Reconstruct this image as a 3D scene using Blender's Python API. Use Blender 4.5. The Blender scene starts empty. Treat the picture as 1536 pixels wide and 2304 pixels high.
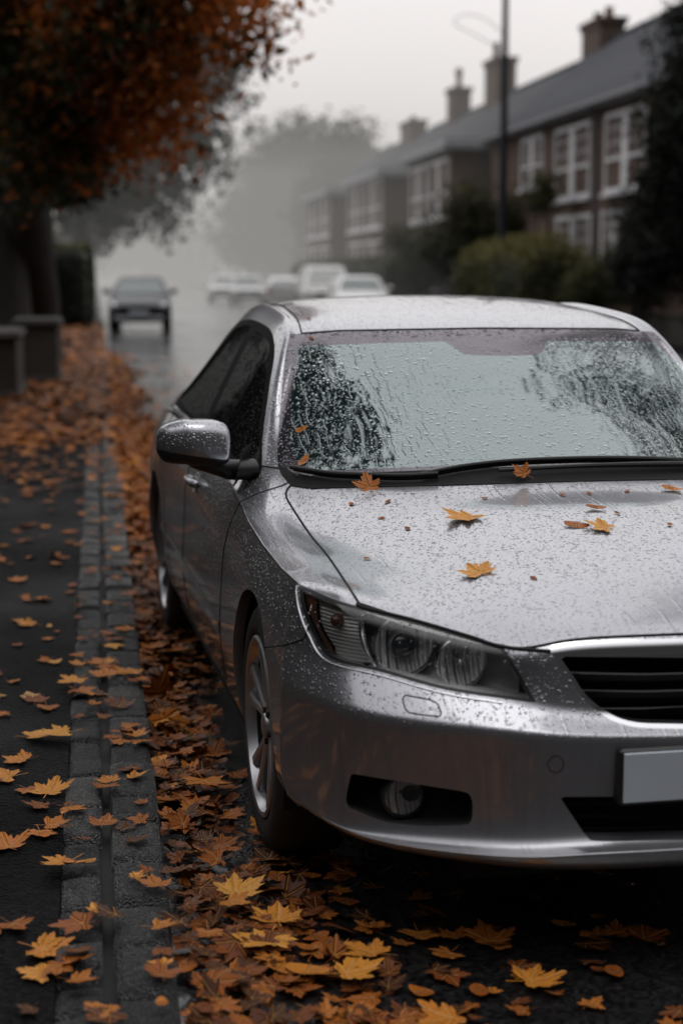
import bpy, bmesh, math, random
import numpy as np
from mathutils import Vector, Matrix
from mathutils.bvhtree import BVHTree

random.seed(7)
RNG = np.random.default_rng(11)
sc = bpy.context.scene
COL = sc.collection
R = math.radians

# ------------------------------------------------------------------ survey of the place
FPX, HCAM = 3700.0, 1.50                    # focal length in photo pixels, eye height
PITCH = math.atan(537 / 3700)
PHI = math.atan((768 - 225) / 3700)         # heading of the street
CX, CY, TH = 0.66, 4.35, 0.1986             # the silver car: front axle on the ground, heading


def street(L, S, z=0.0):
    """street coordinates (metres right of the kerb datum, metres along, height) -> world"""
    c, s = math.cos(PHI), math.sin(PHI)
    return (L * c - S * s, L * s + S * c, z)


def street_np(P):
    P = np.asarray(P, float)
    c, s = math.cos(PHI), math.sin(PHI)
    out = P.copy()
    out[..., 0] = P[..., 0] * c - P[..., 1] * s
    out[..., 1] = P[..., 0] * s + P[..., 1] * c
    return out


# car coordinates (u right, v backwards from the front axle, w up): the eye point and the measuring frame
def _carframe():
    c, s = math.cos(PITCH), math.sin(PITCH)
    Rm = np.array([[math.cos(TH), math.sin(TH), 0], [-math.sin(TH), math.cos(TH), 0], [0, 0, 1]])
    o = Rm @ np.array([-CX, -CY, HCAM])
    return o, Rm @ np.array([1, 0, 0]), Rm @ np.array([0, c, -s]), Rm @ np.array([0, s, c])


CO, CRIGHT, CFWD, CUP = _carframe()


def survey(P):
    """car-space points -> the photo survey sheet in which the panel outlines were measured"""
    D = np.asarray(P, float) - CO
    d = D @ CFWD
    return np.stack([768 + FPX * (D @ CRIGHT) / d, 1152 - FPX * (D @ CUP) / d], -1)


def sight(px, py):
    d = CFWD + CRIGHT * ((px - 768) / FPX) + CUP * ((1152 - py) / FPX)
    return CO, d


def on_plane(px, py, axis, val):
    o, d = sight(px, py)
    t = (val - o[axis]) / d[axis]
    return o + t * d


# ------------------------------------------------------------------ objects
def tag(o, label=None, cat=None, group=None, kind=None):
    if label: o['label'] = label
    if cat: o['category'] = cat
    if group: o['group'] = group
    if kind: o['kind'] = kind
    return o


def empty(name, loc=(0, 0, 0), rz=0.0, label=None, cat=None, group=None):
    o = bpy.data.objects.new(name, None)
    COL.objects.link(o)
    o.location = loc
    o.rotation_euler = (0, 0, rz)
    return tag(o, label, cat, group)


def mesh_obj(name, verts, faces, mats, parent=None, smooth=False, normals=None, fmat=None):
    me = bpy.data.meshes.new(name)
    verts = np.asarray(verts, float)
    me.from_pydata([tuple(v) for v in verts], [], [tuple(int(i) for i in f) for f in faces])
    me.validate(clean_customdata=False)
    if not isinstance(mats, (list, tuple)): mats = [mats]
    for m in mats: me.materials.append(m)
    if fmat is not None and len(fmat) == len(me.polygons):
        me.polygons.foreach_set('material_index', np.asarray(fmat, np.int32))
    if smooth is True or normals is not None:
        me.polygons.foreach_set('use_smooth', np.ones(len(me.polygons), bool))
    if normals is not None and len(normals) == len(me.vertices):
        me.normals_split_custom_set_from_vertices([tuple(n) for n in normals])
    me.update()
    o = bpy.data.objects.new(name, me)
    COL.objects.link(o)
    if parent: o.parent = parent
    return o


def big_mesh(name, verts, loops, sizes, mats, parent=None, smooth=False, attr=None, fmat=None):
    """fast mesh from numpy arrays; faces of mixed size; attr: {name: per-vertex rgba or float}"""
    me = bpy.data.meshes.new(name)
    verts = np.asarray(verts, np.float32)
    me.vertices.add(len(verts)); me.vertices.foreach_set('co', verts.ravel())
    sizes = np.asarray(sizes, np.int32)
    loops = np.asarray(loops, np.int32)
    me.loops.add(len(loops)); me.loops.foreach_set('vertex_index', loops)
    me.polygons.add(len(sizes))
    st = np.zeros(len(sizes), np.int32); st[1:] = np.cumsum(sizes)[:-1]
    me.polygons.foreach_set('loop_start', st)
    if not isinstance(mats, (list, tuple)): mats = [mats]
    for m in mats: me.materials.append(m)
    if fmat is not None: me.polygons.foreach_set('material_index', np.asarray(fmat, np.int32))
    me.update(calc_edges=True)
    me.polygons.foreach_set('use_smooth', np.full(len(sizes), bool(smooth)))
    for k, a in (attr or {}).items():
        a = np.asarray(a, np.float32)
        if a.ndim == 1:
            at = me.attributes.new(k, 'FLOAT', 'POINT'); at.data.foreach_set('value', a)
        else:
            at = me.attributes.new(k, 'FLOAT_COLOR', 'POINT'); at.data.foreach_set('color', a.ravel())
    o = bpy.data.objects.new(name, me)
    COL.objects.link(o)
    if parent: o.parent = parent
    return o


class MB:
    """collects simple shapes into one mesh"""
    def __init__(s): s.v = []; s.f = []; s.m = []
    def add(s, v, f, m=0):
        b = len(s.v); s.v += [tuple(map(float, p)) for p in v]
        s.f += [tuple(b + i for i in q) for q in f]; s.m += [m] * len(f); return s
    def box(s, x0, x1, y0, y1, z0, z1, m=0, bev=0.0):
        if bev <= 0:
            v = [(x0, y0, z0), (x1, y0, z0), (x1, y1, z0), (x0, y1, z0), (x0, y0, z1), (x1, y0, z1), (x1, y1, z1), (x0, y1, z1)]
            f = [(0, 3, 2, 1), (4, 5, 6, 7), (0, 1, 5, 4), (1, 2, 6, 5), (2, 3, 7, 6), (3, 0, 4, 7)]
            return s.add(v, f, m)
        b = bev
        v = []; 
        for z, i in ((z0, 0), (z0 + b, 1), (z1 - b, 1), (z1, 0)):
            k = b if i == 0 else 0
            v += [(x0 + k + b * i, y0 + k, z), (x1 - k - b * i, y0 + k, z), (x1 - k, y0 + k + b * i, z), (x1 - k, y1 - k - b * i, z),
                  (x1 - k - b * i, y1 - k, z), (x0 + k + b * i, y1 - k, z), (x0 + k, y1 - k - b * i, z), (x0 + k, y0 + k + b * i, z)]
        f = [tuple(reversed(range(8))), tuple(range(24, 32))]
        for r in range(3):
            for i in range(8):
                j = (i + 1) % 8
                f.append((r * 8 + i, r * 8 + j, r * 8 + 8 + j, r * 8 + 8 + i))
        return s.add(v, f, m)
    def prism(s, poly, axis, a, b, m=0):
        """poly: list of 2D points in the two other axes (cyclic order), extruded along axis from a to b"""
        n = len(poly); v = []
        for t in (a, b):
            for p in poly:
                q = [0, 0, 0]; q[axis] = t; q[(axis + 1) % 3] = p[0]; q[(axis + 2) % 3] = p[1]; v.append(q)
        f = [tuple(reversed(range(n))), tuple(range(n, 2 * n))] + [(i, (i + 1) % n, n + (i + 1) % n, n + i) for i in range(n)]
        return s.add(v, f, m)
    def tube(s, pts, rad, n=8, m=0, cap=True):
        pts = [Vector(p) for p in pts]
        rad = rad if hasattr(rad, '__len__') else [rad] * len(pts)
        up = Vector((0, 0, 1)); v = []; prev = None
        for i, p in enumerate(pts):
            d = (pts[min(i + 1, len(pts) - 1)] - pts[max(i - 1, 0)])
            d = d.normalized() if d.length > 1e-9 else Vector((0, 0, 1))
            if prev is None:
                a = d.cross(up); a = a.normalized() if a.length > 1e-3 else d.cross(Vector((1, 0, 0))).normalized()
            else:
                a = (prev - d * prev.dot(d)); a = a.normalized() if a.length > 1e-6 else d.orthogonal().normalized()
            b = d.cross(a); prev = a
            for k in range(n):
                t = 2 * math.pi * k / n
                v.append(p + (a * math.cos(t) + b * math.sin(t)) * rad[i])
        f = []
        for i in range(len(pts) - 1):
            for k in range(n):
                k2 = (k + 1) % n
                f.append((i * n + k, i * n + k2, i * n + n + k2, i * n + n + k))
        if cap:
            f.append(tuple(reversed(range(n)))); f.append(tuple(range((len(pts) - 1) * n, len(pts) * n)))
        return s.add(v, f, m)
    def lathe(s, prof, n=48, axis='x', c=(0, 0, 0), m=0, closed=False):
        """prof: (radius, along) pairs turned about an axis through c"""
        v = []; L = len(prof)
        for i in range(n):
            t = 2 * math.pi * i / n
            for r, a in prof:
                q = (a, r * math.cos(t), r * math.sin(t)) if axis == 'x' else ((r * math.cos(t), a, r * math.sin(t)) if axis == 'y' else (r * math.cos(t), r * math.sin(t), a))
                v.append((q[0] + c[0], q[1] + c[1], q[2] + c[2]))
        f = []
        for i in range(n):
            j = (i + 1) % n
            for k in range(L - 1 + (1 if closed else 0)):
                k2 = (k + 1) % L
                f.append((i * L + k, i * L + k2, j * L + k2, j * L + k))
        return s.add(v, f, m)
    def build(s, name, mats, parent=None, smooth=False, autosmooth=None):
        o = mesh_obj(name, s.v, s.f, mats, parent, smooth, fmat=s.m)
        bm = bmesh.new(); bm.from_mesh(o.data)
        bmesh.ops.recalc_face_normals(bm, faces=bm.faces)
        bm.to_mesh(o.data); bm.free()
        if autosmooth is not None:
            o.data.polygons.foreach_set('use_smooth', np.ones(len(o.data.polygons), bool))
            o.data.set_sharp_from_angle(angle=R(autosmooth))
        return o


def spline(pts, n=12, closed=False):
    P = np.asarray(pts, float); m = len(P); out = []
    segs = m if closed else m - 1
    for i in range(segs):
        if closed: p0, p1, p2, p3 = P[(i - 1) % m], P[i], P[(i + 1) % m], P[(i + 2) % m]
        else: p0, p1, p2, p3 = P[max(i - 1, 0)], P[i], P[i + 1], P[min(i + 2, m - 1)]
        for t in np.arange(n) / n:
            out.append(0.5 * ((2 * p1) + (-p0 + p2) * t + (2 * p0 - 5 * p1 + 4 * p2 - p3) * t * t + (-p0 + 3 * p1 - 3 * p2 + p3) * t ** 3))
    if not closed: out.append(P[-1])
    return np.array(out)


# ------------------------------------------------------------------ node materials
class NT:
    def __init__(s, name):
        s.m = bpy.data.materials.new(name); s.m.use_nodes = True
        s.t = s.m.node_tree; s.t.nodes.clear()
        s.out = s.t.nodes.new('ShaderNodeOutputMaterial')
    def n(s, typ, **kw):
        nd = s.t.nodes.new(typ)
        for k, v in kw.items():
            if k.startswith('in_'):
                key = k[3:]
                key = int(key) if key.isdigit() else key.replace('_', ' ')
                if hasattr(v, 'bl_idname') and hasattr(v, 'is_output'): s.t.links.new(v, nd.inputs[key])
                else: nd.inputs[key].default_value = v
            else: setattr(nd, k, v)
        return nd
    def link(s, a, b): s.t.links.new(a, b)
    def math(s, op, a, b=None, c=None, clamp=False):
        nd = s.t.nodes.new('ShaderNodeMath'); nd.operation = op; nd.use_clamp = clamp
        for i, x in enumerate((a, b, c)):
            if x is None: continue
            if hasattr(x, 'is_output'): s.t.links.new(x, nd.inputs[i])
            else: nd.inputs[i].default_value = x
        return nd.outputs[0]
    def ramp(s, fac, stops, interp='LINEAR'):
        nd = s.t.nodes.new('ShaderNodeValToRGB'); nd.color_ramp.interpolation = interp
        el = nd.color_ramp.elements
        while len(el) < len(stops): el.new(0.5)
        for e, (p, c) in zip(el, stops):
            e.position = p; e.color = c if len(c) == 4 else (*c, 1)
        s.t.links.new(fac, nd.inputs[0]); return nd.outputs[0]
    def mix(s, fac, a, b, typ='RGBA', blend='MIX'):
        nd = s.t.nodes.new('ShaderNodeMix'); nd.data_type = typ
        if typ == 'RGBA': nd.blend_type = blend
        ia, ib, io = {'RGBA': (6, 7, 2), 'FLOAT': (2, 3, 0)}[typ]
        for sock, x in ((nd.inputs[0], fac), (nd.inputs[ia], a), (nd.inputs[ib], b)):
            if hasattr(x, 'is_output'): s.t.links.new(x, sock)
            else: sock.default_value = (*x, 1) if (isinstance(x, tuple) and len(x) == 3) else x
        return nd.outputs[io]
    def coord(s, kind='Object'):
        return s.n('ShaderNodeTexCoord').outputs[kind]
    def noise(s, vec, scale, detail=3, rough=.55, dist=0.0):
        nd = s.n('ShaderNodeTexNoise', in_Scale=scale, in_Detail=detail, in_Roughness=rough, in_Distortion=dist)
        if vec is not None: s.link(vec, nd.inputs['Vector'])
        return nd
    def mapping(s, vec, scale=(1, 1, 1), loc=(0, 0, 0), rot=(0, 0, 0)):
        nd = s.n('ShaderNodeMapping'); s.link(vec, nd.inputs['Vector'])
        nd.inputs['Scale'].default_value = scale; nd.inputs['Location'].default_value = loc; nd.inputs['Rotation'].default_value = rot
        return nd.outputs[0]
    def bump(s, height, dist, strength=1.0, normal=None):
        nd = s.n('ShaderNodeBump', in_Strength=strength)
        nd.inputs['Distance'].default_value = dist; s.link(height, nd.inputs['Height'])
        if normal is not None: s.link(normal, nd.inputs['Normal'])
        return nd.outputs[0]
    def bsdf(s, **kw):
        nd = s.t.nodes.new('ShaderNodeBsdfPrincipled')
        for k, v in kw.items():
            key = k.replace('_', ' ')
            if hasattr(v, 'is_output'): s.link(v, nd.inputs[key])
            else: nd.inputs[key].default_value = (*v, 1) if (isinstance(v, tuple) and len(v) == 3 and key not in ('Normal',)) else v
        s.link(nd.outputs[0], s.out.inputs[0]); return nd


def simple_mat(name, col, rough=.5, metal=0.0, var=0.0, scale=20, bump=0.0, coat=0.0, spec=.5):
    t = NT(name); c = t.coord()
    kw = dict(Roughness=rough, Metallic=metal, Coat_Weight=coat, Coat_Roughness=.05)
    if var > 0:
        nz = t.noise(c, scale, 4)
        kw['Base_Color'] = t.mix(nz.outputs[0], tuple(x * (1 - var) for x in col), tuple(min(1, x * (1 + var)) for x in col))
        if bump > 0: kw['Normal'] = t.bump(nz.outputs[0], bump)
    else: kw['Base_Color'] = col
    b = t.bsdf(**kw); b.inputs['Specular IOR Level'].default_value = spec
    return t.m
# ------------------------------------------------------------------ rain on the car: drops as small domes of height
def drop_height(t, vec, scale, lo, hi, keep=.6, seed=0.0, jitter=1.0):
    """spheres of a 3D cell pattern cut by the surface: round drops of uneven size"""
    mv = t.mapping(vec, loc=(seed, seed * 1.7, seed * .3))
    vo = t.n('ShaderNodeTexVoronoi', in_Scale=scale, in_Randomness=jitter); vo.feature = 'F1'
    nz = t.noise(mv, scale * .9, 1)
    w = t.n('ShaderNodeVectorMath', operation='MULTIPLY_ADD'); t.link(nz.outputs['Color'], w.inputs[0])
    k = .35 / scale
    w.inputs[1].default_value = (k, k, k); t.link(mv, w.inputs[2])
    t.link(w.outputs[0], vo.inputs['Vector'])
    wn = t.n('ShaderNodeTexWhiteNoise'); wn.noise_dimensions = '3D'
    t.link(vo.outputs['Position'], wn.inputs['Vector'])
    size = t.n('ShaderNodeMapRange', in_From_Min=keep, in_From_Max=1.0, in_To_Min=lo, in_To_Max=hi)
    t.link(wn.outputs['Value'], size.inputs['Value'])
    q = t.math('DIVIDE', vo.outputs['Distance'], size.outputs[0])
    dome = t.math('SQRT', t.math('MAXIMUM', t.math('SUBTRACT', 1.0, t.math('MULTIPLY', q, q)), 0.0))
    on = t.math('GREATER_THAN', wn.outputs['Value'], keep)
    return t.math('MULTIPLY', t.math('MULTIPLY', dome, size.outputs[0]), on)      # in cells; * 1/scale = metres


def car_paint(name, streak_axis):
    t = NT(name); c = t.coord()
    # where drops stay: thick on faces that look up, thin on the flanks and low down
    geo = t.n('ShaderNodeNewGeometry')
    sep = t.n('ShaderNodeSeparateXYZ'); t.link(geo.outputs['Normal'], sep.inputs[0])
    pos = t.n('ShaderNodeSeparateXYZ'); t.link(c, pos.inputs[0])
    upf = t.n('ShaderNodeMapRange', in_From_Min=-.2, in_From_Max=.35); t.link(sep.outputs['Z'], upf.inputs['Value'])
    patch = t.noise(c, 5.0, 3)
    d1 = drop_height(t, c, 105, .18, .47, .42, 0.0)
    d2 = drop_height(t, c, 190, .2, .42, .55, 3.1)
    dens = t.math('ADD', t.math('MULTIPLY', upf.outputs[0], 1.0), t.math('MULTIPLY', t.math('SUBTRACT', patch.outputs[0], .55), .5), clamp=True)
    h = t.math('ADD', t.math('MULTIPLY', d1, .85 / 105), t.math('MULTIPLY', d2, .75 / 190))
    hi = t.n('ShaderNodeMapRange', in_From_Min=.50, in_From_Max=.62); t.link(pos.outputs['Z'], hi.inputs['Value'])
    h = t.math('MULTIPLY', t.math('MULTIPLY', h, dens), hi.outputs[0])
    # slow run-off streaks
    st = t.noise(t.mapping(c, scale=(70, 3, 3) if streak_axis == 'y' else (60, 60, 3)), 1.0, 2)
    upz = t.n('ShaderNodeMapRange', in_From_Min=.6, in_From_Max=.85); t.link(sep.outputs['Z'], upz.inputs['Value'])
    sh = t.math('MULTIPLY', t.math('MULTIPLY', t.math('SUBTRACT', st.outputs[0], .60, clamp=True), upz.outputs[0]), .005)
    b = t.bump(t.math('ADD', h, sh), 1.0, 1.0)
    wet = t.math('GREATER_THAN', h, .0003)
    flake = t.n('ShaderNodeTexVoronoi', in_Scale=900.0); t.link(c, flake.inputs['Vector'])
    fc = t.mix(t.math('MULTIPLY', flake.outputs['Color'], 1.0), (.29, .295, .325), (.44, .445, .475))
    grime = t.noise(c, 2.3, 5)
    low = t.n('ShaderNodeMapRange', in_From_Min=.75, in_From_Max=.15); t.link(pos.outputs['Z'], low.inputs['Value'])
    g = t.math('MULTIPLY', low.outputs[0], t.math('MULTIPLY_ADD', grime.outputs[0], .9, .1), clamp=True)
    colr = t.mix(t.math('MULTIPLY', g, .75), fc, (.075, .072, .075))
    run = t.noise(t.mapping(c, scale=(55, 55, 2.2)), 1.0, 3)
    band = t.math('MULTIPLY', t.math('LESS_THAN', pos.outputs['Z'], .535), t.math('GREATER_THAN', t.math('MULTIPLY', pos.outputs['Y'], -1.0), .4))
    rr = t.math('MULTIPLY', t.ramp(run.outputs[0], [(.48, (0, 0, 0)), (.68, (1, 1, 1))]), t.math('MULTIPLY', band, .14))
    colr = t.mix(rr, colr, (.10, .098, .10))
    t.bsdf(Base_Color=colr, Metallic=t.mix(g, .88, .45, 'FLOAT'), Roughness=t.mix(g, .29, .42, 'FLOAT'), Normal=b,
           Coat_Weight=1.0, Coat_Roughness=.06, Coat_Normal=b)
    return t.m


def wet_glass(name, tint, through, refl, rough=.03, rivulets=True, drops=True, graze=1.0):
    """car glass seen from outside: mirror of the sky over a dim cabin, beaded with rain"""
    t = NT(name); c = t.coord()
    h = None
    if drops:
        d1 = drop_height(t, c, 58, .16, .44, .30, 1.0)
        d2 = drop_height(t, c, 130, .2, .5, .30, 7.1)
        h = t.math('ADD', t.math('MULTIPLY', d1, 1.2 / 58), t.math('MULTIPLY', d2, 1.1 / 130))
        if rivulets:
            pos = t.n('ShaderNodeSeparateXYZ'); t.link(c, pos.inputs[0])
            side = t.n('ShaderNodeMapRange', in_From_Min=.12, in_From_Max=.42); t.link(t.math('ABSOLUTE', pos.outputs['X']), side.inputs['Value'])
            wob = t.noise(c, 9, 2)
            x = t.math('MULTIPLY_ADD', t.math('SUBTRACT', wob.outputs[0], .5), .05, pos.outputs['X'])
            wv = t.math('ABSOLUTE', t.math('SUBTRACT', t.math('FRACT', t.math('MULTIPLY', x, 46.0)), .5))
            line = t.math('SQRT', t.math('MAXIMUM', t.math('SUBTRACT', 1.0, t.math('POWER', t.math('DIVIDE', wv, .12), 2.0)), 0.0))
            brk = t.noise(t.mapping(c, scale=(30, 7, 7)), 1.0, 2)
            line = t.math('MULTIPLY', line, t.math('GREATER_THAN', brk.outputs[0], .52))
            h = t.math('ADD', h, t.math('MULTIPLY', t.math('MULTIPLY', line, side.outputs[0]), .0022))
    base = t.n('ShaderNodeBsdfPrincipled', in_Roughness=.6); base.inputs['Base Color'].default_value = (*through, 1); base.inputs['Specular IOR Level'].default_value = 0.0
    gl = t.n('ShaderNodeBsdfGlossy', in_Roughness=rough); gl.inputs['Color'].default_value = (*tint, 1)
    lw = t.n('ShaderNodeLayerWeight', in_Blend=.3)
    if h is not None:
        b = t.bump(h, 0.85, 1.0)
        t.link(b, gl.inputs['Normal']); t.link(b, base.inputs['Normal']); t.link(b, lw.inputs['Normal'])
    fac = t.n('ShaderNodeMapRange', in_To_Min=refl, in_To_Max=graze); t.link(lw.outputs['Fresnel'], fac.inputs['Value'])
    mx = t.n('ShaderNodeMixShader'); t.link(fac.outputs[0], mx.inputs[0])
    t.link(base.outputs[0], mx.inputs[1]); t.link(gl.outputs[0], mx.inputs[2])
    t.link(mx.outputs[0], t.out.inputs[0])
    return t.m


def clear_lens(name, tint=(1, 1, 1), refl=.06):
    t = NT(name); c = t.coord()
    d = drop_height(t, c, 90, .2, .4, .7, 2.0)
    b = t.bump(t.math('MULTIPLY', d, 1 / 90), .4)
    tr = t.n('ShaderNodeBsdfTransparent'); tr.inputs[0].default_value = (*tint, 1)
    gl = t.n('ShaderNodeBsdfGlossy', in_Roughness=.03); t.link(b, gl.inputs['Normal'])
    lw = t.n('ShaderNodeLayerWeight', in_Blend=.35); t.link(b, lw.inputs['Normal'])
    fac = t.n('ShaderNodeMapRange', in_To_Min=refl, in_To_Max=.8); t.link(lw.outputs['Fresnel'], fac.inputs['Value'])
    mx = t.n('ShaderNodeMixShader'); t.link(fac.outputs[0], mx.inputs[0]); t.link(tr.outputs[0], mx.inputs[1]); t.link(gl.outputs[0], mx.inputs[2])
    t.link(mx.outputs[0], t.out.inputs[0]); return t.m


M = {}
M['paint'] = car_paint('silver_paint', 'y')
M['screen'] = wet_glass('windscreen_glass', (.83, .93, .93), (.012, .020, .021), .26)
M['frit'] = wet_glass('windscreen_border_glass', (.85, .80, .86), (.016, .016, .018), .15, rough=.12, rivulets=False)
M['sideglass'] = wet_glass('side_glass', (.8, .82, .82), (.005, .005, .005), .03, rivulets=False, graze=.12)
M['lens'] = clear_lens('clear_lens')
M['rubber'] = simple_mat('black_rubber', (.012, .012, .013), .55, var=.3, scale=60)
M['blackplastic'] = simple_mat('black_plastic', (.016, .016, .018), .38, var=.3, scale=40)
M['seam'] = simple_mat('seam_shadow', (.006, .006, .007), .8)
M['chrome'] = simple_mat('chrome', (.72, .72, .74), .10, 1.0, var=.05)
M['reflector'] = simple_mat('reflector', (.78, .78, .80), .08, 1.0, var=.04)
M['housing'] = simple_mat('lamp_housing', (.34, .345, .35), .4, .2, var=.2)
M['amber'] = simple_mat('amber_lens', (.12, .042, .020), .25, 0.0, var=.2, coat=1)
M['redlens'] = simple_mat('red_lens', (.35, .01, .01), .2, 0, var=.15, coat=1)
M['alloy'] = simple_mat('alloy_wheel', (.46, .46, .48), .32, .85, var=.1, scale=30)
M['tyre'] = simple_mat('tyre_rubber', (.014, .014, .014), .75, var=.3, scale=60, bump=.002)
M['plate'] = simple_mat('plate_white', (.48, .52, .57), .35, 0, var=.08, scale=8, coat=.4)
M['scuttle'] = simple_mat('scuttle_plastic', (.010, .010, .011), .7, var=.3, scale=40, spec=.2)
M['surround'] = simple_mat('window_rubber', (.006, .006, .007), .75, var=.3, scale=40, spec=.08)
M['well'] = simple_mat('wheel_well', (.006, .006, .006), .9)
# ------------------------------------------------------------------ the silver saloon: body shell
# half cage in car coordinates; a = distance from the centre line, v = backwards from the front axle, w = height
FRONT = [  # rows from the bonnet edge down; columns from the centre to the corner
    [(0, -.868, .728), (.18, -.862, .727), (.36, -.838, .718), (.485, -.797, .703), (.735, -.62, .767), (.81, -.545, .779), (.862, -.432, .787)],
    [(0, -.895, .63), (.18, -.889, .63), (.36, -.863, .632), (.49, -.815, .637), (.735, -.665, .675), (.822, -.565, .69), (.884, -.43, .70)],
    [(0, -.908, .560), (.18, -.902, .562), (.36, -.876, .572), (.50, -.832, .592), (.735, -.688, .624), (.830, -.566, .632), (.897, -.43, .632)],
    [(0, -.953, .520), (.18, -.947, .522), (.36, -.928, .528), (.51, -.885, .537), (.735, -.758, .545), (.838, -.615, .550), (.906, -.435, .555)],
    [(0, -.943, .335), (.18, -.937, .334), (.36, -.914, .330), (.51, -.866, .322), (.73, -.735, .316), (.834, -.606, .318), (.905, -.44, .33)],
    [(0, -.992, .290), (.18, -.987, .289), (.36, -.963, .284), (.51, -.918, .276), (.72, -.782, .272), (.825, -.632, .276), (.893, -.45, .285)],
    [(0, -.95, .236), (.18, -.945, .236), (.36, -.922, .236), (.50, -.877, .238), (.70, -.752, .243), (.80, -.615, .25), (.868, -.45, .258)],
    [(0, -.82, .205), (.18, -.815, .205), (.34, -.80, .205), (.47, -.755, .205), (.63, -.655, .205), (.71, -.55, .205), (.77, -.43, .205)],
]
TOP = [  # stations from the front backwards; columns from the centre to the edge (shoulder, later waistline)
    [(0, -.62, .798), (.18, -.615, .796), (.36, -.60, .783), (.515, -.60, .767), (.735, -.42, .782), (.80, -.34, .792), (.866, -.2, .785)],
    [(0, -.32, .850), (.18, -.315, .847), (.37, -.30, .832), (.555, -.27, .800), (.735, -.16, .801), (.81, -.06, .809), (.868, .08, .797)],
    [(0, -.02, .893), (.18, -.015, .890), (.39, 0, .877), (.60, .06, .846), (.735, .13, .812), (.81, .22, .826), (.868, .34, .818)],
    [(0, .20, .925), (.18, .205, .924), (.41, .24, .918), (.665, .36, .885), (.73, .46, .876), (.795, .55, .873), (.858, .64, .850)],
    [(0, .50, 1.070), (.20, .505, 1.068), (.42, .54, 1.050), (.62, .64, 1.012), (.715, .71, .985), (.765, .77, .975), (.850, .92, .872)],
    [(0, .79, 1.205), (.20, .795, 1.202), (.40, .815, 1.186), (.565, .86, 1.163), (.665, .925, 1.150), (.71, .985, 1.155), (.846, 1.22, .885)],
    [(0, 1.06, 1.328), (.20, 1.065, 1.326), (.38, 1.08, 1.322), (.515, 1.10, 1.316), (.60, 1.13, 1.306), (.662, 1.20, 1.285), (.846, 1.48, .898)],
    [(0, 1.42, 1.394), (.20, 1.42, 1.392), (.38, 1.43, 1.384), (.50, 1.44, 1.373), (.575, 1.46, 1.358), (.645, 1.50, 1.325), (.848, 1.76, .910)],
    [(0, 1.90, 1.420), (.20, 1.90, 1.418), (.37, 1.90, 1.409), (.49, 1.90, 1.397), (.565, 1.90, 1.381), (.640, 1.90, 1.338), (.850, 2.08, .922)],
    [(0, 2.32, 1.395), (.20, 2.32, 1.393), (.37, 2.31, 1.384), (.49, 2.30, 1.37), (.56, 2.29, 1.352), (.645, 2.27, 1.295), (.852, 2.40, .935)],
    [(0, 2.70, 1.315), (.20, 2.70, 1.313), (.37, 2.68, 1.303), (.49, 2.65, 1.288), (.565, 2.63, 1.268), (.665, 2.58, 1.20), (.852, 2.70, .935)],
    [(0, 3.10, 1.13), (.20, 3.10, 1.13), (.38, 3.07, 1.125), (.52, 3.03, 1.115), (.615, 2.99, 1.095), (.72, 2.90, 1.045), (.845, 3.00, .920)],
    [(0, 3.34, 1.035), (.20, 3.34, 1.035), (.40, 3.32, 1.03), (.55, 3.29, 1.02), (.66, 3.26, 1.0), (.75, 3.21, .965), (.832, 3.26, .895)],
    [(0, 3.56, 1.015), (.20, 3.555, 1.015), (.40, 3.53, 1.01), (.55, 3.49, 1.0), (.66, 3.45, .98), (.74, 3.41, .945), (.81, 3.42, .88)],
]
REARROW0 = [(0, 3.72, 1.01), (.20, 3.715, 1.01), (.40, 3.69, 1.0), (.55, 3.65, .985), (.66, 3.60, .965), (.735, 3.56, .93), (.79, 3.52, .87)]
#            offsets of the flank below the edge: (a, w) rows 1..7
def flank(k, edge):
    v = edge[1]
    f = max(0.0, min(1.0, (v + .43) / .5))
    A = [.884 + .006 * f, .897 + .008 * f, .906 + .004 * f, .907 + .003 * f, .893 - .003 * f, .868, .77]
    W = [.70, .632, .555, .33 + .08 * f, .285, .258 - .01 * f, .205]
    bul = .012 * math.exp(-((v - 0.0) / .33) ** 2) * (1 if v > -.3 else .5) + .022 * math.exp(-((v - 2.705) / .42) ** 2)
    tail = max(0.0, (v - 3.05) / .5) ** 1.6 * .045
    out = []
    for i, (a, w) in enumerate(zip(A, W)):
        b = bul * (1.0, 1.0, .95, .8, .4, .2, 0)[i]
        if i == 0: a, w = a + .004 * f, .70 + (edge[2] - .787) * .55
        out.append((a + b - tail, v, w))
    return out


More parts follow.
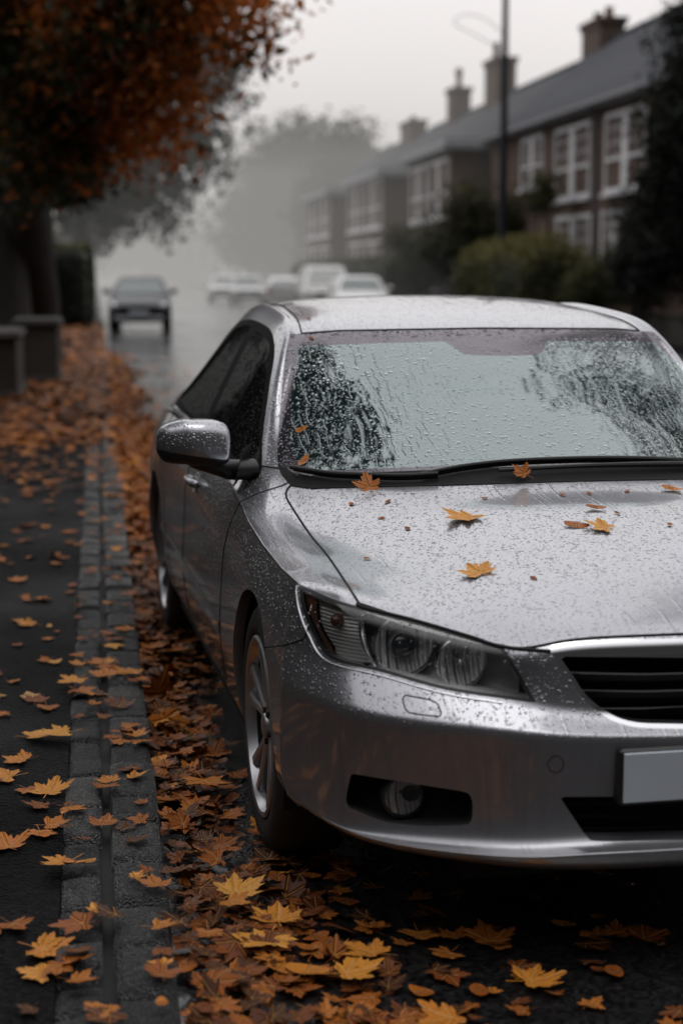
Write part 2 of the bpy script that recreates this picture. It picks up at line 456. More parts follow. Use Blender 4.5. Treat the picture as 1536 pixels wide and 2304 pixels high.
def build_cage():
    verts = []; index = {}
    def vid(p, s):
        key = (round(p[0] * s if p[0] else 0.0, 5), round(p[1], 5), round(p[2], 5))
        if key not in index:
            index[key] = len(verts); verts.append((p[0] * s, p[1], p[2]))
        return index[key]
    faces = []; tags = []
    top = [FRONT[0]] + TOP + [REARROW0]
    side = []
    for k, row in enumerate(top):
        e = row[6]
        if k == 0: side.append([FRONT[j][6] for j in range(8)])
        else: side.append([e] + flank(k, e))
    rear = [REARROW0]
    for j, (dv, w, sc_) in enumerate([(.045, .86, 1.0), (.055, .72, 1.0), (.09, .60, 1.0), (.085, .42, 1.0), (.06, .30, .99), (.02, .25, .97), (-.12, .22, .9)]):
        sj = side[-1][j + 1]
        r = []
        for i, p in enumerate(REARROW0):
            fr = p[0] / .79
            r.append((fr * sj[0] if i < 6 else sj[0], (p[1] + dv) * (1 - fr ** 3) + sj[1] * fr ** 3 if i < 6 else sj[1], w * (1 - fr ** 3) + sj[2] * fr ** 3 if i < 6 else sj[2]))
        rear.append(r)
    def grid(G, tagname, flip):
        for r in range(len(G) - 1):
            for c in range(len(G[r]) - 1):
                q = (G[r][c], G[r][c + 1], G[r + 1][c + 1], G[r + 1][c])
                for s in (-1, 1):
                    ids = [vid(p, s) for p in q]
                    fl = flip if s == 1 else not flip
                    faces.append(tuple(ids if not fl else ids[::-1])); tags.append(tagname)
    grid(FRONT, 0, True)      # front
    grid(top, 1, False)       # top
    grid(side, 2, True)       # side
    grid(rear, 3, False)      # rear
    return np.array(verts, float), faces, tags


def subdivide(verts, faces, tags, level, crease=None):
    me = bpy.data.meshes.new('cage'); me.from_pydata([tuple(v) for v in verts], [], faces)
    me.polygons.foreach_set('material_index', np.array(tags, np.int32))
    if crease:
        at = me.attributes.new('crease_edge', 'FLOAT', 'EDGE')
        cr = np.zeros(len(me.edges), np.float32)
        for i, e in enumerate(me.edges):
            k = tuple(sorted(e.vertices))
            if k in crease: cr[i] = crease[k]
        at.data.foreach_set('value', cr)
    ob = bpy.data.objects.new('cage', me); COL.objects.link(ob)
    for _ in range(4): me.materials.append(None)
    md = ob.modifiers.new('s', 'SUBSURF'); md.levels = level; md.render_levels = level; md.use_limit_surface = True
    dg = bpy.context.evaluated_depsgraph_get()
    ev = ob.evaluated_get(dg); m2 = ev.to_mesh()
    n = len(m2.vertices); co = np.empty(n * 3, np.float32); m2.vertices.foreach_get('co', co)
    no = np.empty(n * 3, np.float32); m2.vertices.foreach_get('normal', no)
    F = np.empty(len(m2.loops), np.int32); m2.loops.foreach_get('vertex_index', F)
    T = np.empty(len(m2.polygons), np.int32); m2.polygons.foreach_get('material_index', T)
    ev.to_mesh_clear()
    bpy.data.objects.remove(ob); bpy.data.meshes.remove(me)
    return co.reshape(-1, 3).astype(float), no.reshape(-1, 3).astype(float), F.reshape(-1, 4), T


CV, CF, CT = build_cage()
cage_index = {tuple(np.round(v, 4)): i for i, v in enumerate(CV)}
crease = {}
def crease_line(pts, val):
    for s in (-1, 1):
        ids = [cage_index[tuple(np.round((p[0] * s, p[1], p[2]), 4))] for p in pts]
        for a, b in zip(ids[:-1], ids[1:]): crease[tuple(sorted((a, b)))] = val
crease_line(FRONT[3], .7)
crease_line(FRONT[2][:6], .25)
crease_line([r[3] for r in [FRONT[0]] + TOP[:3]], .5)
crease_line(FRONT[0][:4], .35)
crease_line(FRONT[5], .7)
target = CV.copy(); cage = CV.copy()
for _ in range(5):
    lim, _n, _f, _t = subdivide(cage, CF, CT, 1, crease)
    cage = cage + (target - lim[:len(cage)]) * .8
SV, SN, SF, ST = subdivide(cage, CF, CT, 4, crease)
area_c = SV[SF].mean(1)
fn = np.cross(SV[SF[:, 2]] - SV[SF[:, 0]], SV[SF[:, 3]] - SV[SF[:, 1]])
if (fn[:, 2] * (ST == 1)).sum() < 0:
    SF = SF[:, ::-1]; SN = -SN


# ------------------------------------------------------------------ cutting panels out of the shell
class Shell:
    @classmethod
    def of(cls, V, N, F, name):
        s = cls.__new__(cls); s.V = [tuple(p) for p in V]; s.N = [tuple(p) for p in N]; s.F = [tuple(f) for f in F]
        s.T = [0] * len(F); s.P = [name] * len(F); s.cuts = {}; return s
    def __init__(s, V, N, F, T):
        keep = V[F][:, :, 0].max(1) <= 1e-4           # one half; the other is its mirror
        used = np.unique(F[keep]); mp = -np.ones(len(V), int); mp[used] = np.arange(len(used))
        s.V = [tuple(p) for p in V[used]]; s.N = [tuple(p) for p in N[used]]
        s.F = [tuple(mp[f]) for f in F[keep]]; s.T = list(T[keep]); s.P = [''] * len(s.F)
        s.cuts = {}
    def cent(s):
        V = np.array(s.V); return np.array([V[list(f)].mean(0) for f in s.F])
    def cut(s, sel, fun, name, cutname=None):
        """faces in sel on the positive side of fun become panel `name`"""
        V = np.array(s.V); val = fun(V); val = np.where(np.abs(val) < 1e-7, 1e-7, val)
        val = list(val); cache = {}; segs = []
        nF, nT, nP = [], [], []
        for i, f in enumerate(s.F):
            if not sel[i]:
                nF.append(f); nT.append(s.T[i]); nP.append(s.P[i]); continue
            sg = [val[j] > 0 for j in f]
            if all(sg): nF.append(f); nT.append(s.T[i]); nP.append(name); continue
            if not any(sg): nF.append(f); nT.append(s.T[i]); nP.append(s.P[i]); continue
            ins, outs, cr = [], [], []
            for a, b in zip(f, f[1:] + f[:1]):
                (ins if val[a] > 0 else outs).append(a)
                if (val[a] > 0) != (val[b] > 0):
                    k = (min(a, b), max(a, b))
                    if k not in cache:
                        t = val[a] / (val[a] - val[b])
                        pa, pb = np.array(s.V[a]), np.array(s.V[b])
                        n = np.array(s.N[a]) * (1 - t) + np.array(s.N[b]) * t
                        s.V.append(tuple(pa + (pb - pa) * t)); s.N.append(tuple(n / (np.linalg.norm(n) + 1e-12)))
                        cache[k] = len(s.V) - 1; val.append(0.0)
                    ins.append(cache[k]); outs.append(cache[k]); cr.append(cache[k])
            nF.append(tuple(ins)); nT.append(s.T[i]); nP.append(name)
            nF.append(tuple(outs)); nT.append(s.T[i]); nP.append(s.P[i])
            if len(cr) == 2: segs.append(tuple(cr))
        s.F, s.T, s.P = nF, nT, nP
        s.cuts.setdefault(cutname or name, []).extend(segs)
    def border(s, panels_a, panels_b):
        """edges shared by a face of one set and a face of the other"""
        ed = {}
        for i, f in enumerate(s.F):
            for a, b in zip(f, f[1:] + f[:1]): ed.setdefault((min(a, b), max(a, b)), []).append(s.P[i])
        return [e for e, p in ed.items() if len(p) == 2 and ((p[0] in panels_a and p[1] in panels_b) or (p[1] in panels_a and p[0] in panels_b))]
    def panel(s, names):
        idx = [i for i, p in enumerate(s.P) if p in names]
        mp = {}; V, N, F = [], [], []
        for i in idx:
            q = []
            for j in s.F[i]:
                if j not in mp: mp[j] = len(V); V.append(s.V[j]); N.append(s.N[j])
                q.append(mp[j])
            F.append(tuple(q))
        return np.array(V), np.array(N), F


def poly_sd(poly):
    """signed distance to a closed polygon, positive inside"""
    A = np.asarray(poly, float); B = np.roll(A, -1, 0)
    def fun(Q):
        out = np.full(len(Q), 1e18); ins = np.zeros(len(Q), bool)
        for a, b in zip(A, B):
            e = b - a; w = Q - a
            t = np.clip((w @ e) / (e @ e + 1e-12), 0, 1)
            out = np.minimum(out, ((w - t[:, None] * e) ** 2).sum(1))
            c = ((a[1] > Q[:, 1]) != (b[1] > Q[:, 1]))
            with np.errstate(divide='ignore', invalid='ignore'):
                x = a[0] + (Q[:, 1] - a[1]) * (e[0]) / (e[1] if e[1] else 1e-12)
            ins ^= c & (Q[:, 0] < x)
        return np.sqrt(out) * np.where(ins, 1, -1)
    return fun


def on_survey(poly):
    f = poly_sd(poly); return lambda V: f(survey(V))


def on_side(poly):
    f = poly_sd(poly); return lambda V: f(V[:, 1:3])


def chains(segs):
    nb = {}
    for a, b in segs: nb.setdefault(a, []).append(b); nb.setdefault(b, []).append(a)
    seen = set(); out = []
    starts = [k for k in nb if len(nb[k]) == 1] + list(nb)
    for st in starts:
        if st in seen: continue
        ch = [st]; seen.add(st); cur = st
        while True:
            nx = [q for q in nb[cur] if q not in seen]
            if not nx: break
            cur = nx[0]; seen.add(cur); ch.append(cur)
        if len(ch) > 2:
            if ch[0] in nb[ch[-1]] and len(ch) > 3: ch.append(ch[0])
            out.append(ch)
    return out


SH = Shell(SV, SN, SF, ST)
def sel(fn):
    C = SH.cent(); T = np.array(SH.T); P = np.array(SH.P); return fn(C, T, P)
def free(P): return P == ''

# outlines
HEADLAMP = np.vstack([spline([(672, 1313), (700, 1326), (757, 1350), (815, 1366), (930, 1396), (1050, 1431), (1132, 1456)], 8)[:-1],
                      spline([(1132, 1456), (1165, 1510), (1206, 1582)], 6)[:-1],
                      spline([(1206, 1582), (1140, 1573), (1000, 1552), (860, 1513), (745, 1482), (703, 1422), (681, 1370), (672, 1313)], 8)[:-1]])
HOOD = np.vstack([spline([(655, 1090), (643, 1112), (658, 1143), (700, 1206), (745, 1262), (813, 1366)], 8)[:-1],
                  spline([(813, 1366), (930, 1396), (1050, 1431), (1132, 1456), (1238, 1466)], 8)[:-1],
                  spline([(1238, 1466), (1264, 1446), (1536, 1436), (1900, 1432)], 5)[:-1],
                  [(1900, 1050), (1536, 1076), (1250, 1084), (1000, 1092), (800, 1096), (700, 1099)]])
SCREEN = np.vstack([spline([(652, 752), (642, 800), (634, 880), (628, 950), (624, 1020), (630, 1062), (652, 1092)], 8)[:-1],
                    [(652, 1092), (700, 1099), (800, 1096), (1000, 1092), (1250, 1084), (1536, 1076), (1900, 1060), (1900, 730), (1480, 738), (1100, 738), (760, 744)]])
GLASSLOW = [(560, 600), (560, 1040), (640, 1050), (672, 1072), (800, 1064), (1000, 1056), (1250, 1046), (1536, 1040), (1900, 1030), (1900, 600)]
GRILLE = np.vstack([spline([(1238, 1466), (1264, 1446), (1536, 1436), (1900, 1432)], 5)[:-1], [(1900, 1432), (1900, 1642)],
                    spline([(1900, 1642), (1536, 1640), (1400, 1630), (1320, 1580), (1275, 1516), (1238, 1466)], 8)[:-1]])
GRILLEHOLE = np.vstack([[(1258, 1477), (1536, 1480), (1900, 1478), (1900, 1632)],
                        spline([(1900, 1632), (1536, 1629), (1405, 1620), (1328, 1574), (1285, 1516), (1258, 1477)], 8)[1:-1]])
FOGPOCKET = np.vstack([spline([(790, 1740), (860, 1752), (1050, 1782)], 4)[:-1], spline([(1050, 1782), (1062, 1800), (1060, 1848), (1040, 1856), (950, 1858), (870, 1850)], 4)[:-1],
                       spline([(870, 1850), (810, 1828), (779, 1806), (790, 1740)], 5)[:-1]])
INTAKE = np.vstack([[(1258, 1793), (1900, 1790), (1900, 1890)], spline([(1900, 1890), (1536, 1890), (1350, 1893), (1318, 1880), (1290, 1840), (1258, 1793)], 5)[1:-1]])
WASHER = [(905, 1570), (912, 1564), (975, 1576), (984, 1583), (993, 1607), (986, 1613), (922, 1605), (911, 1598)]
BUMPER = [(540, 1462), (598, 1456), (640, 1451), (683, 1438), (700, 1400), (1132, 1420), (1250, 1440), (1900, 1400), (1900, 2300), (540, 2300)]

C0 = (0.0, .335); AR = .352
def arch(c):
    def fun(V): return AR - np.hypot(V[:, 1] - c, V[:, 2] - .335)
    return fun
for c in (0.0, 2.705):
    SH.cut(sel(lambda C, T, P: (np.abs(C[:, 0]) > .6) & (np.hypot(C[:, 1] - c, C[:, 2] - .335) < .5) & (T != 1)), arch(c), 'HOLE', 'arch_%d' % (c > 1))
SH.cut(sel(lambda C, T, P: free(P) & (T == 1) & (C[:, 1] < 1.5)), on_survey(SCREEN), 'cowl', 'screen')
SH.cut(sel(lambda C, T, P: (P == 'cowl')), on_survey(GLASSLOW), 'windscreen', 'glasslow')
SH.cut(sel(lambda C, T, P: free(P) & (C[:, 1] < .3) & (T != 2)), on_survey(HEADLAMP), 'headlight', 'headlight')
SH.cut(sel(lambda C, T, P: free(P) & (C[:, 1] < .3) & (T == 2)), on_survey(HEADLAMP), 'headlight', 'headlight')
SH.cut(sel(lambda C, T, P: free(P) & (C[:, 1] < .9) & (T == 1)), on_survey(HOOD), 'bonnet', 'bonnet')
SH.cut(sel(lambda C, T, P: free(P) & (C[:, 1] < -.4) & (T < 2)), on_survey(GRILLE), 'grille_frame', 'grille')
SH.cut(sel(lambda C, T, P: (P == 'grille_frame')), on_survey(GRILLEHOLE), 'HOLE', 'grillehole')
SH.cut(sel(lambda C, T, P: free(P) & (C[:, 1] < -.3) & (T == 0)), on_survey(FOGPOCKET), 'HOLE', 'fog')
SH.cut(sel(lambda C, T, P: free(P) & (C[:, 1] < -.3) & (T == 0)), on_survey(INTAKE), 'HOLE', 'intake')
SH.cut(sel(lambda C, T, P: free(P) & (C[:, 1] < -.3) & (T == 0)), on_survey(WASHER), 'washer', 'washer')
SH.cut(sel(lambda C, T, P: free(P) & (C[:, 1] < -.02)), on_survey(BUMPER), 'front_bumper', 'bumper')
SH.cut(sel(lambda C, T, P: (P == 'front_bumper') & (T == 0)), lambda V: 19 - np.hypot(survey(V)[:, 0] - 1249, survey(V)[:, 1] - 1719), 'tow_cover', 'tow')
# doors and side glass, drawn on the side elevation (v, w)
DOORF = [(.50, .93), (.55, .87), (.60, .78), (.63, .68), (.645, .45), (.66, .285), (1.70, .285), (1.70, .60), (1.74, .94)]
DOORR = [(1.74, .94), (1.70, .60), (1.70, .285), (2.18, .285), (2.25, .42), (2.36, .60), (2.52, .74), (2.60, .94)]
WINALL = spline([(.66, .905), (.80, 1.0), (.95, 1.135), (1.08, 1.245), (1.25, 1.302), (1.50, 1.326), (1.9, 1.333), (2.25, 1.295), (2.52, 1.20), (2.72, 1.08), (2.80, .99),
                 (2.70, .962), (2.2, .952), (1.6, .935), (1.1, .913), (.72, .895)], 8, True)
WINF = spline([(.74, .925), (.90, 1.05), (1.02, 1.155), (1.14, 1.245), (1.30, 1.283), (1.58, 1.298), (1.62, 1.25), (1.67, .99), (1.66, .958), (1.1, .935)], 8, True)
WINR = spline([(1.74, 1.28), (1.72, 1.31), (1.9, 1.31), (2.22, 1.272), (2.46, 1.185), (2.64, 1.08), (2.70, 1.01), (2.62, .985), (2.2, .972), (1.80, .965), (1.775, 1.0)], 8, True)
far_out = lambda C: np.abs(C[:, 0]) > .56
SH.cut(sel(lambda C, T, P: free(P) & (T == 1) & far_out(C) & (C[:, 2] > .88) & (C[:, 1] > .4)), on_side(WINALL), 'window_surround', 'winall')
SH.cut(sel(lambda C, T, P: (P == 'window_surround')), on_side(WINF), 'front_window', 'winf')
SH.cut(sel(lambda C, T, P: (P == 'window_surround')), on_side(WINR), 'rear_window', 'winr')
SH.cut(sel(lambda C, T, P: free(P) & (T != 0) & (C[:, 2] < .955) & (C[:, 1] > .3) & (np.abs(C[:, 0]) > .7)), on_side(DOORF), 'front_door', 'doorf')
SH.cut(sel(lambda C, T, P: free(P) & (T != 0) & (C[:, 2] < .975) & (C[:, 1] > .3) & (np.abs(C[:, 0]) > .7)), on_side(DOORR), 'rear_door', 'doorr')
SH.cut(sel(lambda C, T, P: free(P) & (T == 1) & (C[:, 1] > 1.0) & (C[:, 1] < 2.9)), lambda V: np.interp(V[:, 1], [1.0, 1.15, 1.4, 1.8, 2.6], [.585, .575, .55, .53, .53]) - np.abs(V[:, 0]), 'roof', 'roof')
SH.cut(sel(lambda C, T, P: (P == 'roof') | (free(P) & (T == 1) & (C[:, 1] > 2.4))), on_side([(2.56, 2.0), (2.56, .9), (3.16, .9), (3.16, 2.0)]), 'BACK', 'back')
SH.cut(sel(lambda C, T, P: (P == 'BACK')), lambda V: .60 - np.abs(V[:, 0]), 'rear_screen', 'rearscreen')
SH.P = [('' if p == 'BACK' else p) for p in SH.P]
SH.cut(sel(lambda C, T, P: free(P) & (T == 3) & (C[:, 2] > .5)), lambda V: np.minimum(np.minimum(V[:, 2] - .74, .93 - V[:, 2]), np.abs(V[:, 0]) - .45), 'tail_light', 'tail')
SH.cut(sel(lambda C, T, P: free(P) & (C[:, 1] > 3.05)), lambda V: .66 - V[:, 2], 'rear_bumper', 'rbump')
SH.cut(sel(lambda C, T, P: free(P) & ((T == 1) | (T == 3)) & (C[:, 1] > 3.0)), lambda V: .64 - np.abs(V[:, 0]), 'boot_lid', 'boot')
SH.cut(sel(lambda C, T, P: free(P) & (C[:, 1] < .75) & (C[:, 2] < .93)), lambda V: .62 + .0 * V[:, 1] - V[:, 1] + (V[:, 2] - .7) * -.3, 'wing', 'wing')
print('shell', len(SH.V), len(SH.F))

# ------------------------------------------------------------------ assemble
car = empty('saloon_car', (CX, CY, 0), TH, 'wet silver four-door saloon parked by the kerb with yellow leaves on its bonnet', 'car')


def mirror_panel(V, N, F):
    V2 = V.copy(); V2[:, 0] *= -1; N2 = N.copy(); N2[:, 0] *= -1
    return V2, N2, [f[::-1] for f in F]


def seam_mesh(segs, rad=.0022, lift=.0003, side=1):
    mb = MB()
    for ch in chains(segs):
        pts = np.array([SH.V[i] for i in ch]); nr = np.array([SH.N[i] for i in ch])
        pts = pts + nr * lift
        keep = [0]
        for i in range(1, len(pts)):
            if np.linalg.norm(pts[i] - pts[keep[-1]]) > .004 or i == len(pts) - 1: keep.append(i)
        pts = pts[keep]
        if len(pts) < 2: continue
        pts[:, 0] *= side
        mb.tube(pts, rad, 6, cap=False)
    return mb


def flange(segs, depth, side=1, mat=0, mb=None):
    """turn the edge of an opening inwards by the vector depth"""
    mb = mb or MB()
    dv = np.array(depth, float)
    for ch in chains(segs):
        p = np.array([SH.V[i] for i in ch]); q = p + dv
        p, q = p.copy(), q.copy(); p[:, 0] *= side; q[:, 0] *= side
        n = len(p)
        mb.add(np.vstack([p, q]), [(i, i + 1, n + i + 1, n + i) for i in range(n - 1)], mat)
    return mb


def merge(V, N, F, mb, mats_n=1):
    """append an MB to a panel (material index 1 for the MB's faces unless told)"""
    b = len(V)
    mv = np.array(mb.v) if mb.v else np.zeros((0, 3))
    return np.vstack([V, mv]) if len(mv) else V, F + [tuple(b + i for i in f) for f in mb.f], [0] * len(F) + list(mb.m)


def add_panel(name, panels, mats, parent=car, seam=None, both=True, joined=False, extra=None, label=None):
    V, N, F = SH.panel(panels)
    if not len(F): print('EMPTY', name); return []
    out = []
    V2, N2, F2 = mirror_panel(V, N, F)
    if joined:
        sets = [(np.vstack([V, V2]), np.vstack([N, N2]), F + [tuple(len(V) + i for i in f) for f in F2], (1, -1))]
    else:
        sets = [(V, N, F, (1,)), (V2, N2, F2, (-1,))] if both else [(V, N, F, (1,))]
    for VV, NN, FF, sides in sets:
        o = mesh_obj(name, VV, FF, mats, parent, normals=NN)
        out.append((o, sides))
        if seam or extra:
            mb = MB()
            for s in sides:
                if seam:
                    for sg in seam:
                        x = seam_mesh(*(sg if isinstance(sg, tuple) and not isinstance(sg[0], tuple) else (sg,)), side=s)
                        mb.add(x.v, x.f, 1)
                if extra: extra(mb, s)
            # join by hand: keeps the custom normals of the panel
            b = len(o.data.vertices)
            vv = [tuple(p) for p in VV] + mb.v; ff = FF + [tuple(b + i for i in f) for f in mb.f]
            fm = [0] * len(FF) + mb.m
            me_old = o.data
            me = bpy.data.meshes.new(name); me.from_pydata(vv, [], [tuple(int(i) for i in f) for f in ff])
            for m in (mats if isinstance(mats, (list, tuple)) else [mats]): me.materials.append(m)
            me.polygons.foreach_set('material_index', np.array(fm, np.int32))
            me.polygons.foreach_set('use_smooth', np.ones(len(ff), bool)); me.update()
            vn = np.empty(len(vv) * 3, np.float32); me.vertices.foreach_get('normal', vn); vn = vn.reshape(-1, 3)
            vn[:len(NN)] = NN
            me.normals_split_custom_set_from_vertices([tuple(n) for n in vn])
            o.data = me; bpy.data.meshes.remove(me_old)
        if label: o['label'] = label
    return [o for o, _ in out]


PS = [M['paint'], M['seam']]
edge = lambda a, b: SH.border(set(a), set(b))
add_panel('bonnet', ['bonnet'], PS, joined=True, seam=[(edge(['bonnet'], ['', 'wing', 'front_bumper', 'grille_frame', 'cowl']), .0032)])
body = ['']
add_panel('body_side', body, PS, seam=[edge([''], ['front_door', 'rear_door', 'wing'])], extra=lambda mb, s: flange(SH.cuts['arch_1'], (.03, 0, 0), s, 0, mb))
add_panel('front_wing', ['wing'], PS, seam=[edge(['wing'], ['front_bumper']), edge(['wing'], ['front_door'])], extra=lambda mb, s: flange(SH.cuts['arch_0'], (.03, 0, 0), s, 0, mb))
roofp = add_panel('roof', ['roof'], PS, joined=True, seam=[(edge(['roof'], ['', 'windscreen']), .003)])
doorf = add_panel('front_door', ['front_door'], PS, seam=[edge(['front_door'], ['rear_door'])])
doorr = add_panel('rear_door', ['rear_door'], PS)
surr = add_panel('window_surround', ['window_surround'], [M['surround']])
add_panel('front_window', ['front_window'], [M['sideglass']])
add_panel('rear_window', ['rear_window'], [M['sideglass']])
add_panel('rear_screen', ['rear_screen'], [M['sideglass']], joined=True)
bump = add_panel('front_bumper', ['front_bumper'], PS, joined=True, seam=[(SH.cuts['washer'], .0016), (SH.cuts['tow'], .0010)],
                 extra=lambda mb, s: (flange(SH.cuts['fog'], (.01, .06, 0), s, 1, mb), flange(SH.cuts['intake'], (0, .06, 0), s, 0, mb)))
add_panel('washer_cover', ['washer'], [M['paint']])
add_panel('tow_eye_cover', ['tow_cover'], [M['paint']])
add_panel('rear_bumper', ['rear_bumper'], PS, joined=True)
add_panel('boot_lid', ['boot_lid'], PS, joined=True)
add_panel('tail_light', ['tail_light'], [M['redlens']])
add_panel('cowl', ['cowl'], [M['scuttle']], joined=True)
# ------------------------------------------------------------------ fittings of the silver car
_bv = BVHTree.FromPolygons([tuple(v) for v in SV], [tuple(int(i) for i in f) for f in SF])


def hit(px, py):
    o, d = sight(px, py); d = d / np.linalg.norm(d)
    loc, nor, _, _ = _bv.ray_cast(Vector(o), Vector(d))
    if loc is None: return None, None
    n = np.array(nor)
    if n @ d > 0: n = -n
    return np.array(loc), n


def flank_pt(v, w, side=-1):
    loc, nor, _, _ = _bv.ray_cast(Vector((side * 2.0, v, w)), Vector((-side, 0, 0)))
    return np.array(loc), np.array(nor) * (1 if nor[0] * side > 0 else -1)


def both_sides(make):
    for s in (1, -1): make(s)


def sub(parent, name, V, N, F, mats, s=1):
    V = np.array(V, float).copy(); N = np.array(N, float).copy()
    if s == -1: V[:, 0] *= -1; N[:, 0] *= -1; F = [f[::-1] for f in F]
    return mesh_obj(name, V, F, mats, parent, normals=N)


def mbsub(parent, name, mb, mats, s=1, auto=35):
    if s == -1: mb.v = [(-x, y, z) for x, y, z in mb.v]
    return mb.build(name, mats, parent, autosmooth=auto)


for s_ in (1, -1):
    mb = MB()
    q_ = [hit(x, y) for x, y in spline([(806, 1357), (816, 1367), (930, 1396), (1050, 1431), (1132, 1456), (1238, 1466)], 10)]
    mb.tube([(p[0] * s_, p[1], p[2]) for p in [a + n * .0012 for a, n in q_]], .0042, 8)
    mb.build('shut_line', [M['seam']], car, autosmooth=60)
# windscreen: clear field and dark printed border
Vw, Nw, Fw = SH.panel(['windscreen']); Vw2, Nw2, Fw2 = mirror_panel(Vw, Nw, Fw)
WS = Shell.of(np.vstack([Vw, Vw2]), np.vstack([Nw, Nw2]), Fw + [tuple(len(Vw) + i for i in f) for f in Fw2], 'border')
CLEAR = np.vstack([[(672, 778), (1000, 768)], spline([(1000, 768), (1030, 788), (1062, 799), (1195, 799), (1222, 786), (1228, 767)], 4)[1:-1],
                   [(1228, 767), (1470, 769), (1560, 850), (1640, 1028), (1400, 1033), (1150, 1041), (900, 1052), (720, 1059)],
                   spline([(720, 1059), (680, 1048), (655, 1005), (655, 930), (662, 850), (672, 778)], 5)[1:-1]])
WS.cut([True] * len(WS.F), on_survey(CLEAR), 'clear')
ws = sub(car, 'windscreen', *WS.panel(['clear']), [M['screen']])
sub(ws, 'windscreen_border', *WS.panel(['border']), [M['frit']])

# headlamps
Vh, Nh, Fh = SH.panel(['headlight'])
M['ribbed'] = None
t = NT('ribbed_reflector'); c = t.coord()
wv = t.n('ShaderNodeTexWave', in_Scale=38.0, in_Distortion=.6); wv.bands_direction = 'Z'; t.link(c, wv.inputs['Vector'])
t.bsdf(Base_Color=(.95, .94, .92), Metallic=.0, Roughness=.2, Normal=t.bump(wv.outputs['Fac'], .012, 1.0)); M['ribbed'] = t.m
t = NT('facet_reflector'); c = t.coord()
wv = t.n('ShaderNodeTexWave', in_Scale=16.0, in_Distortion=1.2); wv.bands_direction = 'X'; t.link(c, wv.inputs['Vector'])
t.bsdf(Base_Color=(.97, .97, .98), Metallic=.1, Roughness=.12, Normal=t.bump(wv.outputs['Fac'], .02, 1.0)); M['facet'] = t.m


